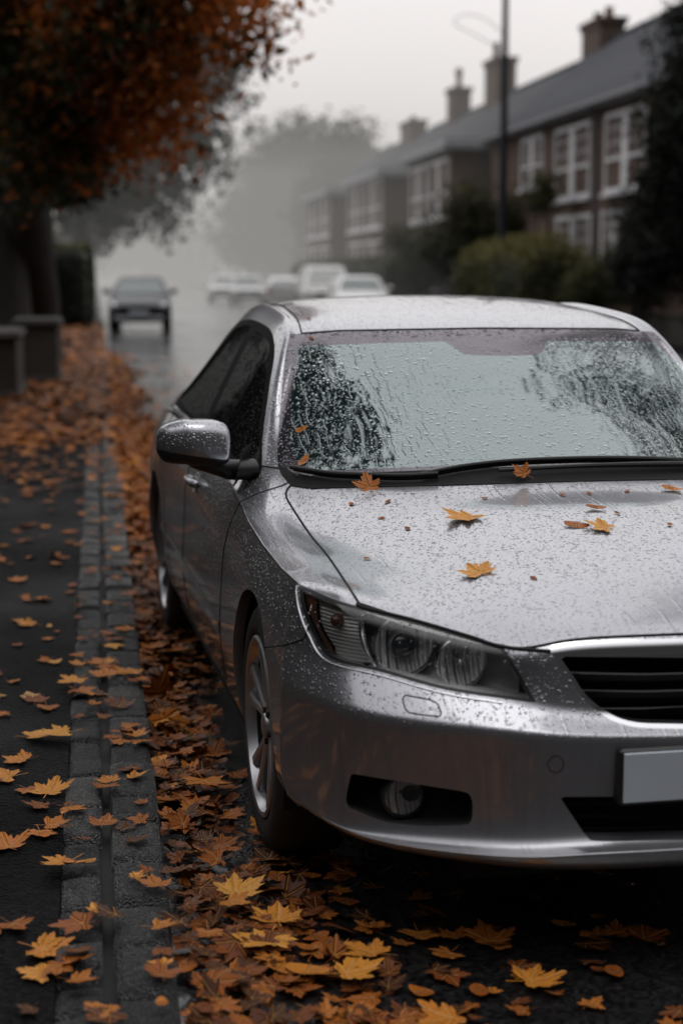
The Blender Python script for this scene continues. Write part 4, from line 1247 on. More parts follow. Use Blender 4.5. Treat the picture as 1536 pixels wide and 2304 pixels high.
# placements: (world point, size, yaw, tilt, tilt direction, shape, tone, zone)
LV = []
rg = np.random.default_rng(5)
def tone(rg, mean=.5, sd=.2): return float(np.clip(rg.normal(mean, sd), .02, .97))
def put(L, S, z, size, sh=None, tn=None, tilt=None, yaw=None, zone='pavement', label=None):
    sh = int(rg.integers(0, 9)) if sh is None else sh
    if sh in (9, 10, 11) and label is None: size *= .62
    elif label is None and rg.random() < .55: sh = int(rg.integers(12, 20))
    LV.append(dict(p=street(L, S, z), size=size, yaw=rg.uniform(0, 6.28) if yaw is None else yaw, tilt=abs(rg.normal(0, .11)) if tilt is None else tilt,
                   td=rg.uniform(0, 6.28), sh=sh, tn=tone(rg) if tn is None else tn, zone=zone, label=label, L=L, S=S))
P0 = PATHZ + .014
hero = [
    (-.225, 5.02, P0, .150, .80, 'pavement', 'large pale orange maple leaf flat on the setts, touching its twin'),
    (-.130, 5.00, P0 + .012, .145, .84, 'kerb', 'pale orange maple leaf overlapping its twin on the granite setts'),
    (-.10, 5.68, P0 + .012, .15, .78, 'kerb', 'pale orange leaf lying in a line of leaves across the kerb beside the front wheel'),
    (.0, 5.70, P0 + .02, .13, .58, 'kerb', 'rust orange leaf bridging the joint between the two rows of kerb stones'),
    (.105, 5.72, P0 + .02, .14, .66, 'kerb', 'orange leaf curling over the road edge of the kerb by the front wheel'),
    (-.165, 4.46, P0 - .004, .15, .72, 'pavement', 'orange star-shaped leaf at the edge where tarmac meets the setts, nearer than the pale pair'),
    (-.10, 3.86, P0 + .012, .15, .70, 'kerb', 'bright orange maple leaf alone on the inner granite setts, nearer than the front wheel'),
    (-.145, 3.38, P0 - .004, .145, .62, 'pavement', 'orange maple leaf on the dark tarmac in the bottom corner of the pavement'),
    (-.06, 3.47, P0 + .012, .13, .26, 'kerb', 'dark rust leaf lying on the setts just behind the lowest orange leaf of the pavement'),
    (-.25, 4.03, P0 - .004, .15, .48, 'pavement', 'dull orange leaf cut by the edge of the picture level with the wheel base'),
    (-.28, 4.62, P0 - .004, .14, .70, 'pavement', 'ochre leaf on tarmac at the edge of the picture, above the dull orange one'),
    (.29, 3.70, .055, .16, .86, 'gutter', 'bright yellow maple leaf standing out on the brown heap in front of the car'),
    (.375, 3.55, .045, .16, .70, 'gutter', 'broad orange leaf directly behind the pair of yellow leaves in the gutter'),
    (.34, 3.44, .05, .16, .82, 'gutter', 'yellow orange leaf with dark notches below the bright yellow one'),
    (.49, 3.28, .03, .15, .76, 'road', 'orange leaf joined with a lighter leaf on wet road in front of the bumper'),
    (.565, 3.36, .035, .14, .72, 'road', 'amber leaf overlapping its neighbour on the wet road, further from the kerb'),
    (.875, 3.215, .016, .15, .74, 'road', 'orange five-pointed leaf alone on black road in the lower corner'),
    (.675, 3.07, .016, .16, .66, 'road', 'large orange leaf cut by the bottom edge of the picture'),
    (.69, 3.50, .016, .11, .60, 'road', 'small orange leaf on the road under the front lip of the bumper'),
    (.84, 3.42, .020, .13, .38, 'road', 'rust red curled leaf beside the lone orange leaf on the road'),
    (1.19, 3.40, .014, .12, .16, 'road', 'dark brown leaf almost lost on black road below the number plate'),
    (.74, 3.60, .03, .10, .42, 'road', 'upright brown leaf in the shadow below the fog lamp'),
    (.27, 4.52, .075, .17, .60, 'gutter', 'big ochre leaf with long fingers beside the front tyre'),
    (.235, 6.2, .07, .17, .46, 'gutter', 'wide olive brown maple leaf in the shade under the sill of the car'),
    (.41, 3.30, .03, .10, .62, 'gutter', 'plain oval tan leaf among maple leaves at the foot of the heap'),
]
for L, S, z, sz, tn, zone, lab in hero:
    put(L, S, z, sz, sh=(10 if 'oval' in lab else int(rg.integers(0, 9))), tn=tn, tilt=(.7 if 'upright' in lab else .08), zone=zone, label=lab)
put(.185, 5.15, .085, .16, tn=.55, tilt=1.1, zone='gutter', label='tawny leaf propped on edge against the kerb beside the front wheel')
put(.175, 5.5, .085, .17, tn=.50, tilt=1.2, zone='gutter', label='long curled brown leaf leaning on the kerb behind the propped tawny one')
# pavement scatter near the camera, thicker further on
for i in range(210):
    S = rg.uniform(2.8, 9.5); L = rg.uniform(-1.2, -.13)
    put(L, S, P0 - .006, rg.uniform(.06, .13), sh=int(rg.choice([0, 1, 2, 3, 4, 5, 6, 7, 8, 9, 10, 11])), tn=tone(rg, .50, .22))
for i in range(95):
    S = rg.uniform(3.0, 9.5); put(rg.uniform(-.12, .13), S, P0 + .012, rg.uniform(.05, .12), sh=int(rg.integers(0, 12)), tn=tone(rg, .46, .22), zone='kerb')
for i in range(520):
    S = 9.5 + 5.5 * rg.beta(1.9, 1); put(rg.uniform(-1.7, .13), S, P0 + rg.uniform(0, .02), rg.uniform(.07, .13), tn=tone(rg, .38, .2), zone='pavement')
for i in range(5200):
    S = 14 + 34 * rg.beta(.9, 1.5); put(rg.uniform(-2.0, .14), S, P0 + rg.uniform(0, .035), rg.uniform(.09, .17), tn=tone(rg, .33, .19), tilt=abs(rg.normal(0, .3)), zone='pavement')
# the gutter heap
for i in range(1900):
    S = 2.4 + 9 * rg.beta(1.0, 1.2); wdt = .22 + .10 * math.sin(S * 2.1) * .5 + (.16 if S < 4.4 else 0)
    L = .145 + wdt * abs(rg.normal(0, .55)); z = .012 + .075 * max(0, 1 - (L - .14) / .34) * rg.uniform(.2, 1)
    put(L, S, z, rg.uniform(.05, .115), sh=int(rg.integers(0, 12)), tn=tone(rg, .16, .2), tilt=abs(rg.normal(0, .34)), zone='gutter')
for i in range(2600):
    S = 9 + 22 * rg.beta(.9, 1.6); wdt = .30 + .1 * math.sin(S * 1.3)
    L = .14 + wdt * abs(rg.normal(0, .6)); z = .012 + .085 * max(0, 1 - (L - .14) / .4) * rg.uniform(.2, 1)
    put(L, S, z, rg.uniform(.08, .15), tn=tone(rg, .38, .2), tilt=abs(rg.normal(0, .5)), zone='gutter')
# thin scatter on the road in front of and under the car, further along the road
for i in range(150):
    S = rg.uniform(2.5, 4.0); put(.25 + 1.6 * rg.beta(1, 2.2), S, .012, rg.uniform(.04, .11), sh=int(rg.integers(0, 12)), tn=tone(rg, .28, .2), zone='road')
for i in range(130):
    put(rg.uniform(.2, 1.6), rg.uniform(4, 8), .012, rg.uniform(.06, .12), tn=tone(rg, .35, .2), zone='road')
for i in range(170):
    S = 8 + 22 * rg.random(); put(.3 + abs(rg.normal(0, .7)), S, .012, rg.uniform(.08, .14), tn=tone(rg, .42, .2), zone='road')

# what the camera sees of them: largest first become objects of their own
_vc, _sc = math.cos(PITCH), math.sin(PITCH)
_cb = BVHTree.FromPolygons([tuple(v) for v in SV], [tuple(int(i) for i in f) for f in SF])
def in_view(d):
    x, y, z = d['p']; z -= HCAM
    dep = y * _vc - z * _sc
    if dep < .5: return 0
    px = 768 + FPX * x / dep; py = 1152 - FPX * (y * _sc + z * _vc) / dep; r = FPX * d['size'] / dep
    if px < -.3 * r or px > 1536 + .3 * r or py > 2304 + .2 * r: return 0
    c, s = math.cos(TH), math.sin(TH); X, Y = d['p'][0] - CX, d['p'][1] - CY
    q = Vector((X * c + Y * s, -X * s + Y * c, d['p'][2] + .02)); o = Vector(CO); w = q - o
    h = _cb.ray_cast(o, w.normalized(), w.length)
    return 0 if h[0] is not None else r
for d in LV: d['r'] = in_view(d)
order = sorted([d for d in LV if d['r'] > 0], key=lambda d: -(d['r'] + (1e4 if d['label'] else 0)))
single = order[:275]; sid = {id(d) for d in single}
ZL = {'pavement': ('autumn leaf lying flat on the dark wet tarmac pavement', 'leaves scattered on the tarmac pavement'),
      'kerb': ('small autumn leaf stuck to the wet granite kerb stones', 'leaves stuck to the kerb stones'),
      'gutter': ('curled brown leaf in the wet heap between kerb and car', 'leaves heaped in the gutter beside the car'),
      'road': ('autumn leaf flat on the black wet road by the car', 'leaves scattered on the road in front of the car')}
for d in single:
    me = toned(d['sh'], round(d['tn'] * 14) / 14)
    o = bpy.data.objects.new('fallen_leaf', me); COL.objects.link(o)
    o.matrix_world = leaf_matrix(d['p'], d['size'], d['yaw'], d['tilt'], d['td'])
    tag(o, d['label'] or ZL[d['zone']][0], 'leaf', None if d['label'] else ZL[d['zone']][1])


def leaf_mass(name, items):
    VV, LO, SZ, AT = [], [], [], []; b = 0
    for d in items:
        V, F, uv = LEAFV[d['sh']]
        Mx = np.array(leaf_matrix(d['p'], d['size'], d['yaw'], d['tilt'], d['td']))
        VV.append(V @ Mx[:3, :3].T + Mx[:3, 3]); AT.append(np.column_stack([uv + .5, np.full(len(uv), d['tn']), np.ones(len(uv))]))
        for f in F: LO += [b + i for i in f]; SZ.append(len(f))
        b += len(V)
    o = big_mesh(name, np.vstack(VV), LO, SZ, M['leaf'], smooth=True, attr={'leaf': np.vstack(AT)})
    return tag(o, kind='stuff')
rest = [d for d in LV if id(d) not in sid]
o = leaf_mass('leaf_litter', rest)
tag(o, 'deep litter of rust and brown leaves along the pavement and gutter', 'leaf litter')

# leaves on the car
def car_leaf(px, py, size, tn, label, sh=0, yaw=0.0, tilt=.05, lift=.004, group=None, name='fallen_leaf'):
    P, n = hit(px, py)
    c, s = math.cos(TH), math.sin(TH); Rz = Matrix.Rotation(TH, 3, 'Z')
    pw = Rz @ Vector(P + n * lift) + Vector((CX, CY, 0)); nw = Rz @ Vector(n)
    o = bpy.data.objects.new(name, toned(sh, tn)); COL.objects.link(o)
    o.matrix_world = leaf_matrix(pw, size, yaw, tilt, 0.4, nw); tag(o, label, 'leaf', group)
car_leaf(1080, 1292, .115, .80, 'golden star-shaped maple leaf on the bonnet, nearest the headlight', 3, .5)
car_leaf(1052, 1164, .135, .82, 'pale golden leaf lying flat in the middle of the bonnet', 5, 2.2)
car_leaf(1362, 1190, .10, .84, 'pale golden leaf on the bonnet, its neighbour rust coloured', 6, 1.2)
car_leaf(1296, 1184, .065, .42, 'small rust leaf touching the pale golden one on the bonnet', 9, 1.3, .1)
car_leaf(832, 1106, .10, .40, 'curled rust leaf on the bonnet below the foot of the windscreen', 2, .2, .35, .012)
car_leaf(1178, 1080, .07, .46, 'rust leaf caught against the wiper', 4, 1.0, .5, .02)
car_leaf(1510, 1103, .06, .60, 'narrow orange leaf lying along the rear edge of the bonnet', 10, 1.4, .05)
car_leaf(1340, 1146, .055, .38, 'narrow rust leaf on the bonnet above the pale golden one', 11, 1.4, .05)
car_leaf(686, 1038, .05, .52, 'oval tan leaf stuck upright on the lower corner of the windscreen', 10, 2.6, .02)
car_leaf(680, 968, .04, .56, 'thin orange leaf stuck to the windscreen above the oval tan one', 11, 1.5, .02)
for x, y in [(790, 1135), (872, 1130), (858, 1166), (1265, 1115), (1325, 1112), (1410, 1107), (1388, 1156), (1505, 1182), (1200, 1302), (826, 1258), (916, 1190), (700, 762), (695, 718), (1090, 1122)]:
    car_leaf(x, y, .022, [.3, .4, .5][(x + y) % 3], 'tiny scrap of rust leaf stuck to the wet car', 9 + (x % 3), x * .1, .03, .002, 'leaf scraps stuck to the car', 'leaf_scrap')
# ------------------------------------------------------------------ helpers: a sight line through the photo to world space
_wc, _ws = math.cos(PITCH), math.sin(PITCH)
def at(px, py, dep):
    """world point seen at (px, py) of the photo, dep metres ahead"""
    a = (px - 768) / FPX; b = (1152 - py) / FPX
    d = np.array([a, _wc + b * _ws, -_ws + b * _wc]); t = dep / d[1]
    return np.array([0, 0, HCAM]) + d * t


# ------------------------------------------------------------------ foliage
def foliage_mat(name, stops, rough=.6, trans=.25):
    t = NT(name); at_ = t.n('ShaderNodeAttribute', attribute_name='tone')
    col = t.ramp(at_.outputs['Fac'], stops)
    b = t.n('ShaderNodeBsdfPrincipled', in_Roughness=rough); t.link(col, b.inputs['Base Color']); b.inputs['Specular IOR Level'].default_value = .25
    tr = t.n('ShaderNodeBsdfTranslucent'); t.link(col, tr.inputs[0])
    mx = t.n('ShaderNodeMixShader', in_0=trans); t.link(b.outputs[0], mx.inputs[1]); t.link(tr.outputs[0], mx.inputs[2]); t.link(mx.outputs[0], t.out.inputs[0])
    return t.m
M['autumn'] = foliage_mat('autumn_foliage', [(0, (.010, .014, .006)), (.34, (.030, .034, .010)), (.48, (.20, .062, .014)), (.72, (.48, .135, .022)), (1, (.62, .24, .05))], trans=.5)
M['green'] = foliage_mat('dark_foliage', [(0, (.008, .012, .008)), (.6, (.022, .030, .016)), (.9, (.050, .050, .020)), (1, (.13, .075, .02))])
M['hedge'] = foliage_mat('hedge_foliage', [(0, (.006, .010, .006)), (.42, (.030, .036, .014)), (.74, (.085, .084, .032)), (1, (.16, .145, .045))])
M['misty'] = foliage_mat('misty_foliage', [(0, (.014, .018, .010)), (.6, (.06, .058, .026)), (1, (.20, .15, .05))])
M['conifer'] = foliage_mat('conifer_foliage', [(0, (.003, .005, .004)), (.7, (.010, .015, .009)), (1, (.030, .034, .016))])
t = NT('bark'); c = t.coord(); n1 = t.noise(t.mapping(c, scale=(6, 6, 1.2)), 1.5, 5, .65)
t.bsdf(Base_Color=t.mix(n1.outputs[0], (.010, .008, .007), (.05, .042, .036)), Roughness=.85, Normal=t.bump(n1.outputs[0], .06)); M['bark'] = t.m


def sprays(rg, centers, radii, n_cl, per, spread, size, tone_fn, shell=.55, flat=1.0):
    """leaf faces gathered in small clusters inside ellipsoids; returns arrays"""
    centers = np.asarray(centers, float); radii = np.asarray(radii, float)
    if radii.ndim == 1: radii = np.repeat(radii[:, None], 3, 1)
    vol = radii.prod(1) ** .8; pick = rg.choice(len(centers), n_cl, p=vol / vol.sum())
    dirs = rg.normal(size=(n_cl, 3)); dirs /= np.linalg.norm(dirs, axis=1)[:, None]
    rr = shell + (1 - shell) * rg.random(n_cl) ** .6; rr *= rg.uniform(.75, 1.08, n_cl) + .45 * rg.random(n_cl) ** 6
    cl = centers[pick] + dirs * radii[pick] * rr[:, None]
    tn_cl = rg.normal(0, .13, n_cl)
    k = rg.poisson(per, n_cl) + 2; idx = np.repeat(np.arange(n_cl), k); n = len(idx)
    P = cl[idx] + rg.normal(size=(n, 3)) * spread * np.array([1, 1, flat])
    tone_ = tone_fn(P, dirs[idx], rr[idx]) + tn_cl[idx] + rg.normal(0, .10, n)
    a = rg.normal(size=(n, 3)); a /= np.linalg.norm(a, axis=1)[:, None]
    b = np.cross(a, rg.normal(size=(n, 3))); b /= np.linalg.norm(b, axis=1)[:, None]
    s = size * rg.uniform(.55, 1.25, n)[:, None]; w = .62
    c_ = np.cross(a, b)
    Q = np.stack([P - a * s * .5, P - b * s * w * .42 + a * s * .02 + c_ * s * .10, P + a * s * .5, P + b * s * w * .42 + a * s * .02 + c_ * s * .10], 1)
    return Q.reshape(-1, 3), np.repeat(np.clip(tone_, 0, 1), 4), cl


def crown_obj(name, Q, tn, mat, parent):
    n = len(Q) // 4
    return big_mesh(name, Q, np.arange(4 * n), np.full(n, 4), mat, parent, attr={'tone': tn})


def limb_path(a, b, sag, rg, n=7):
    a, b = np.array(a, float), np.array(b, float); out = []
    off = rg.normal(0, .06, 3) * np.linalg.norm(b - a)
    for t_ in np.linspace(0, 1, n):
        out.append(a + (b - a) * t_ + off * math.sin(math.pi * t_) + np.array([0, 0, sag * math.sin(math.pi * t_)]))
    return out


def tree(name, label, cat, base, trunk_h, trunk_r, centers, radii, n_cl, per, spread, size, mat, tone_fn, seed, group=None, limbs=8, lean=(0, 0), shell=.5, flat=1.0, twigs=0):
    rg = np.random.default_rng(seed); base = np.array(base, float)
    root = empty(name, tuple(base), 0, label, cat, group)
    Q, tn, cl = sprays(rg, centers, radii, n_cl, per, spread, size, tone_fn, shell, flat)
    crown_obj('crown', Q - base, tn, mat, root)
    mb = MB(); top = np.array([lean[0], lean[1], trunk_h])
    pts = [np.array([0, 0, -.1]), np.array([0, 0, .15])] + [top * k + rg.normal(0, trunk_r * .12, 3) * np.array([1, 1, 0]) for k in (.3, .55, .8, 1.0)]
    mb.tube(pts, [trunk_r * 1.5, trunk_r * 1.15, trunk_r, trunk_r * .92, trunk_r * .85, trunk_r * .7], 12)
    cs = np.asarray(centers, float)
    for i in range(min(limbs, len(cs))):
        e = cs[i] - base; k = rg.uniform(.55, 1.0); path = limb_path(top * k, e, .08 * np.linalg.norm(e - top), rg)
        mb.tube(path, list(np.linspace(trunk_r * .34, trunk_r * .05, len(path))), 7)
    for i in rg.choice(len(cl), min(twigs, len(cl)), replace=False):
        e = cl[i] - base; j = np.argmin(((cs - cl[i]) ** 2).sum(1)); s_ = cs[j] - base
        mb.tube(limb_path(s_, e, .03, rg, 4), [trunk_r * .08, trunk_r * .06, trunk_r * .04, trunk_r * .025], 5)
    mb.build('trunk', [M['bark']], root, autosmooth=50)
    return root


def blobs(L):
    """(px, py, radius px, depth) of the photo's foliage masses -> centres and radii in metres"""
    C = np.array([at(x, y, d) for x, y, r, d in L]); Rr = np.array([r / FPX * d for x, y, r, d in L]); return C, Rr


def grd(px, dep):
    p = at(px, 615 + 5550 / dep, dep); return (p[0], dep, 0)

# the autumn tree over the pavement
C, Rr = blobs([(60, 330, 110, 18), (180, 345, 70, 17.5), (70, 110, 190, 17), (210, 70, 170, 16), (330, 30, 160, 16), (150, 250, 150, 17), (280, 190, 140, 16.5), (350, 260, 95, 16.5), (90, 350, 85, 17.5), (440, 60, 110, 16), (530, 70, 80, 15.5),
               (595, 85, 46, 15.5), (420, 170, 70, 16.5), (240, 320, 80, 17), (380, 330, 45, 16.5), (40, -120, 260, 17), (250, -150, 260, 16.5), (430, -100, 160, 16), (560, -10, 90, 15.5)])
ton = lambda P, d, r: .33 + .20 * np.clip((P[:, 0] + 2.7) / 1.4, -1, 1) + .17 * np.sin(P[:, 0] * 3.1 + 1) * np.sin(P[:, 2] * 2.7) + .1 * np.sin(P[:, 1] * 2.2 + P[:, 2])
b0 = grd(88, 26.5)
tree('autumn_maple', 'big street tree with rust orange and dark green leaves arching over the pavement', 'tree', b0, 4.2, .36, C, Rr, 1450, 13, .17, .125, M['autumn'], ton, 3, limbs=12, lean=(.3, -3), shell=.25, twigs=120)
# dark trunks of the row behind it, with the misty green canopy that hangs lower
C, Rr = blobs([(300, 400, 110, 62), (230, 440, 90, 62), (400, 350, 95, 62), (470, 265, 70, 63), (520, 205, 40, 63), (455, 165, 75, 63), (360, 450, 55, 62), (170, 430, 90, 61), (300, 250, 160, 63), (480, 340, 40, 63), (420, 80, 130, 64), (350, 490, 30, 62)])
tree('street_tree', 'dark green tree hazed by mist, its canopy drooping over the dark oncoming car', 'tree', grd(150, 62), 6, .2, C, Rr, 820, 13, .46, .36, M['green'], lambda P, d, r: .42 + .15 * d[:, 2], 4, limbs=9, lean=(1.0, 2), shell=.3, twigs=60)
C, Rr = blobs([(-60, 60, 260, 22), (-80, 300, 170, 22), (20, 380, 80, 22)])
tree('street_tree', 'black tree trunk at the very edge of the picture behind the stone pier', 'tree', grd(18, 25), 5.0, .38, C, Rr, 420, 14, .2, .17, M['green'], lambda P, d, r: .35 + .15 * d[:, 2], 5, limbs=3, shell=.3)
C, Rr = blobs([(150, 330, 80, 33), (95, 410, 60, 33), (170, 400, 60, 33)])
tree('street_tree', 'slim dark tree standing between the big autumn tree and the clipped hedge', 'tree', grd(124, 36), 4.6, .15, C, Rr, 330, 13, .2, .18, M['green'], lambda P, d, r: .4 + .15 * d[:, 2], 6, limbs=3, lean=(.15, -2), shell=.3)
# trees that overhang the car just outside the picture: seen in the windscreen
def over(name, label, L, S, h, blobsL, n_cl, mat, seed, tonev):
    cs = np.array([street(a, b, c_) for a, b, c_, r in blobsL]); rr = np.array([r for *_x, r in blobsL])
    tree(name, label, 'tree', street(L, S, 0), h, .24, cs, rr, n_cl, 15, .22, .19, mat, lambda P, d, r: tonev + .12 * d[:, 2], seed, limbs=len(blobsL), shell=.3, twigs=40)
over('street_tree', 'pavement tree whose dark boughs are mirrored on the near side of the windscreen', -2.1, 8.3, 4.2, [(-.35, 7.9, 6.1, .6), (-.2, 7.3, 5.0, .5), (-1.5, 7.6, 6.3, 1.3), (-.9, 8.2, 7.0, .9), (-2.4, 7.6, 6.2, 1.5), (-1.4, 6.6, 5.4, .9), (-3.0, 9.2, 6.5, 1.9), (-3.6, 7.2, 5.0, 1.6), (-2.2, 5.5, 6.0, 1.5)], 620, M['green'], 8, .35)
over('street_tree', 'tall tree across the road whose branches are mirrored on the far side of the windscreen', 11.6, 19, 6, [(6.3, 13.6, 12.6, .8), (7.4, 14.6, 11.6, 1.3), (6.6, 13.2, 10.6, .7), (9.6, 17.5, 13.2, 2.0), (8.2, 17.2, 12.6, 1.2), (10.6, 16.5, 10.0, 2.2), (9.2, 15.8, 10.6, 1.2), (12, 18, 16, 2.6), (12.5, 18.5, 12, 3), (8.4, 18.0, 15.6, 1.2), (11.6, 15.2, 8.0, 1.8)], 720, M['green'], 9, .3)

# far side: misty trees
C, Rr = blobs([(600, 430, 95, 150), (665, 355, 90, 150), (560, 520, 85, 150), (690, 480, 120, 150), (620, 575, 90, 150), (740, 400, 70, 150)])
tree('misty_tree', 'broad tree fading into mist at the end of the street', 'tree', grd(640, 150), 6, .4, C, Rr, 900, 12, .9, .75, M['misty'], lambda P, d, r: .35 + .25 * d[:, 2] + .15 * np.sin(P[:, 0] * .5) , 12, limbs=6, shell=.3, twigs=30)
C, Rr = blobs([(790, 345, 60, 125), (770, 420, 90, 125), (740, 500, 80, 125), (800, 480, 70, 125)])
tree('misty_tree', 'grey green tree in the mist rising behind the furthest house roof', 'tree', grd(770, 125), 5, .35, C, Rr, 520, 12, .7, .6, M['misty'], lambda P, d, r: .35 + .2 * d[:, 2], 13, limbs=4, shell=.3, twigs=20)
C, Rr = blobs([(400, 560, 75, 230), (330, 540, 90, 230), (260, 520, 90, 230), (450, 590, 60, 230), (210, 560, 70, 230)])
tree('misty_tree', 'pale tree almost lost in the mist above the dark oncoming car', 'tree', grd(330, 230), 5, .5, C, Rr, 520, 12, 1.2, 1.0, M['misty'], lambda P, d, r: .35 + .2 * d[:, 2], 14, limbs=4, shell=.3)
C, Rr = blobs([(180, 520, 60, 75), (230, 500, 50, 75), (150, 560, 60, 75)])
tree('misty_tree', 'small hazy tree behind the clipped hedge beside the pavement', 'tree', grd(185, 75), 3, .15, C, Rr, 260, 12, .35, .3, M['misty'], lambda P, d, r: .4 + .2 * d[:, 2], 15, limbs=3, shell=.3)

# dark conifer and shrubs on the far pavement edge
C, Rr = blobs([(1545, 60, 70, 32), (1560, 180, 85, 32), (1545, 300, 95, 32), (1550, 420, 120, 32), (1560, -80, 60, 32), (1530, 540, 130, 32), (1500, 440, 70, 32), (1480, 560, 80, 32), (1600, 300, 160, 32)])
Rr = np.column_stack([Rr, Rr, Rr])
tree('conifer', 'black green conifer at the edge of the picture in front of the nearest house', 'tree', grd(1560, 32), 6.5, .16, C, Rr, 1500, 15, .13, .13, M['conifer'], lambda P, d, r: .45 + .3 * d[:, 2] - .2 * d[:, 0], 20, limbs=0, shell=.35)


def shrub(name, label, L, n_cl, per, spread, size, mat, seed, tn=.4, group=None, cat='shrub', shell=.5):
    C, Rr = blobs(L); rg = np.random.default_rng(seed)
    base = np.array([C[0][0], C[0][1], 0.0]); root = empty(name, tuple(base), 0, label, cat, group)
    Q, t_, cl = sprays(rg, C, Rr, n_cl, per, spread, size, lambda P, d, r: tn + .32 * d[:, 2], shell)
    crown_obj('foliage', Q - base, t_, mat, root)
    mb = MB()
    for c_ in C:
        e = c_ - base; mb.tube(limb_path((rg.normal(0, .1), rg.normal(0, .1), -.05), e, .1, rg, 5), [.05, .04, .03, .02, .01], 6)
    mb.build('stem', [M['bark']], root, autosmooth=50)
    return root
shrub('shrub', 'low shrub with yellowing tips between the round hedge and the dark conifer', [(1330, 640, 50, 36), (1385, 620, 60, 36), (1300, 670, 40, 36), (1440, 640, 70, 35)], 520, 14, .12, .10, M['hedge'], 22, .5)
shrub('shrub', 'dark bushy shrub at the foot of the conifer with a golden fringe', [(1420, 470, 45, 34), (1450, 540, 70, 34), (1430, 600, 60, 34), (1500, 470, 60, 33)], 560, 14, .12, .10, M['conifer'], 23, .55)
shrub('shrub', 'tall loose shrub in front of the house wall behind the lamp post', [(1040, 470, 55, 50), (1090, 500, 60, 50), (1020, 540, 70, 50), (1170, 500, 70, 50), (1210, 470, 50, 50), (1130, 560, 60, 50)], 620, 13, .2, .15, M['hedge'], 24, .36)
shrub('shrub', 'spreading shrub under the bay windows of the middle house', [(950, 560, 45, 56), (900, 545, 30, 56), (1000, 590, 50, 56), (960, 610, 50, 56)], 420, 13, .2, .15, M['hedge'], 25, .36)
shrub('shrub', 'twiggy shrub reaching up to the first floor windows of the near house', [(1225, 415, 28, 44), (1205, 450, 30, 44), (1240, 450, 22, 44)], 130, 11, .13, .11, M['hedge'], 26, .5)


def hedge(name, label, L0, L1, S0, S1, h, seed, rnd=.35, n=5200, size=.10, tn=.38, mat='hedge'):
    """clipped hedge: a dark core and a leafy skin following its rounded box"""
    rg = np.random.default_rng(seed); base = np.array(street((L0 + L1) / 2, (S0 + S1) / 2, 0)); root = empty(name, tuple(base), 0, label, 'hedge')
    hx, hy, hz = (L1 - L0) / 2, (S1 - S0) / 2, h / 2
    d = rg.normal(size=(n, 3)); d /= np.abs(d).max(1)[:, None]
    p = d * np.array([hx, hy, hz]); inner = np.maximum(np.abs(p) - (np.array([hx, hy, hz]) - rnd), 0) * np.sign(p)
    core = np.clip(p, -np.array([hx, hy, hz]) + rnd, np.array([hx, hy, hz]) - rnd); nn = inner / (np.linalg.norm(inner, axis=1)[:, None] + 1e-9)
    p = core + nn * rnd * rg.uniform(.72, 1.1, n)[:, None]; p += .06 * np.sin(p[:, [1, 2, 0]] * 4.1 + 1)
    p = p[(nn ** 2).sum(1) > .5]; nn = nn[(nn ** 2).sum(1) > .5]; n = len(p)
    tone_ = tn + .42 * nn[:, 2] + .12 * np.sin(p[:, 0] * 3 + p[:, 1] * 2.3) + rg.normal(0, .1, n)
    a = rg.normal(size=(n, 3)); a /= np.linalg.norm(a, axis=1)[:, None]; b = np.cross(a, rg.normal(size=(n, 3))); b /= np.linalg.norm(b, axis=1)[:, None]
    s = size * rg.uniform(.6, 1.3, n)[:, None]
    c, sn = math.cos(PHI), math.sin(PHI); Rz = np.array([[c, sn, 0], [-sn, c, 0], [0, 0, 1]])
    P = p + np.array([0, 0, hz]); Q = np.stack([P - a * s * .5, P - b * s * .3, P + a * s * .5, P + b * s * .3], 1).reshape(-1, 3) @ Rz
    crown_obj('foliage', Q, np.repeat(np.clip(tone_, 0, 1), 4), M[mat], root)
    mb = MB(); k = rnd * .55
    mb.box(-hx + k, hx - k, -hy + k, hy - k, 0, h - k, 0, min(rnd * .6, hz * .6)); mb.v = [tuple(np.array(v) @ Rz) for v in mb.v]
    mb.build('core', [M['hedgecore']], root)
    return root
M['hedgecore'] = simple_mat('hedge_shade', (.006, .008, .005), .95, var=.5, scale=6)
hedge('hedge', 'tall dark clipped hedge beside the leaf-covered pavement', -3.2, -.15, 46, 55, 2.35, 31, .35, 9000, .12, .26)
hedge('hedge', 'unseen dark hedge added beside the pavement to block low light on the car', -4.2, -2.35, -4, 18, 3.0, 35, .4, 9000, .14, .22)  # out of view; added to darken the car's flank and the near pavement
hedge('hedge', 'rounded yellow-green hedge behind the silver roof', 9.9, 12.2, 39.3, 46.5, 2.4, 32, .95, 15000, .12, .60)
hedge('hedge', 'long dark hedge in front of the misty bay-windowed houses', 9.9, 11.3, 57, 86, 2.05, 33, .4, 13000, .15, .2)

# ------------------------------------------------------------------ stone piers on the pavement edge
t = NT('weathered_stone'); c = t.coord(); n1 = t.noise(c, 3, 5); n2 = t.noise(c, 30, 4)
t.bsdf(Base_Color=t.mix(n1.outputs[0], (.022, .019, .016), (.085, .075, .065)), Roughness=.85, Normal=t.bump(n2.outputs[0], .02)); M['stone'] = t.m
def pier(label, L0, L1, S0, S1, h):
    b = street((L0 + L1) / 2, (S0 + S1) / 2, 0); r = empty('stone_pier', b, PHI, label, 'pier')
    x, y = (L1 - L0) / 2, (S1 - S0) / 2
    mb = MB(); mb.box(-x, x, -y, y, 0, h - .09, 0, .02); mb.box(-x - .03, x + .03, -y - .03, y + .03, -.01, .16, 0, .02); mb.build('shaft', [M['stone']], r, autosmooth=30)
    mb = MB(); mb.box(-x - .05, x + .05, -y - .05, y + .05, h - .087, h - .03, 0, .02); mb.box(-x - .02, x + .02, -y - .02, y + .02, h - .032, h, 0, .012); mb.build('cap', [M['stone']], r, autosmooth=30)
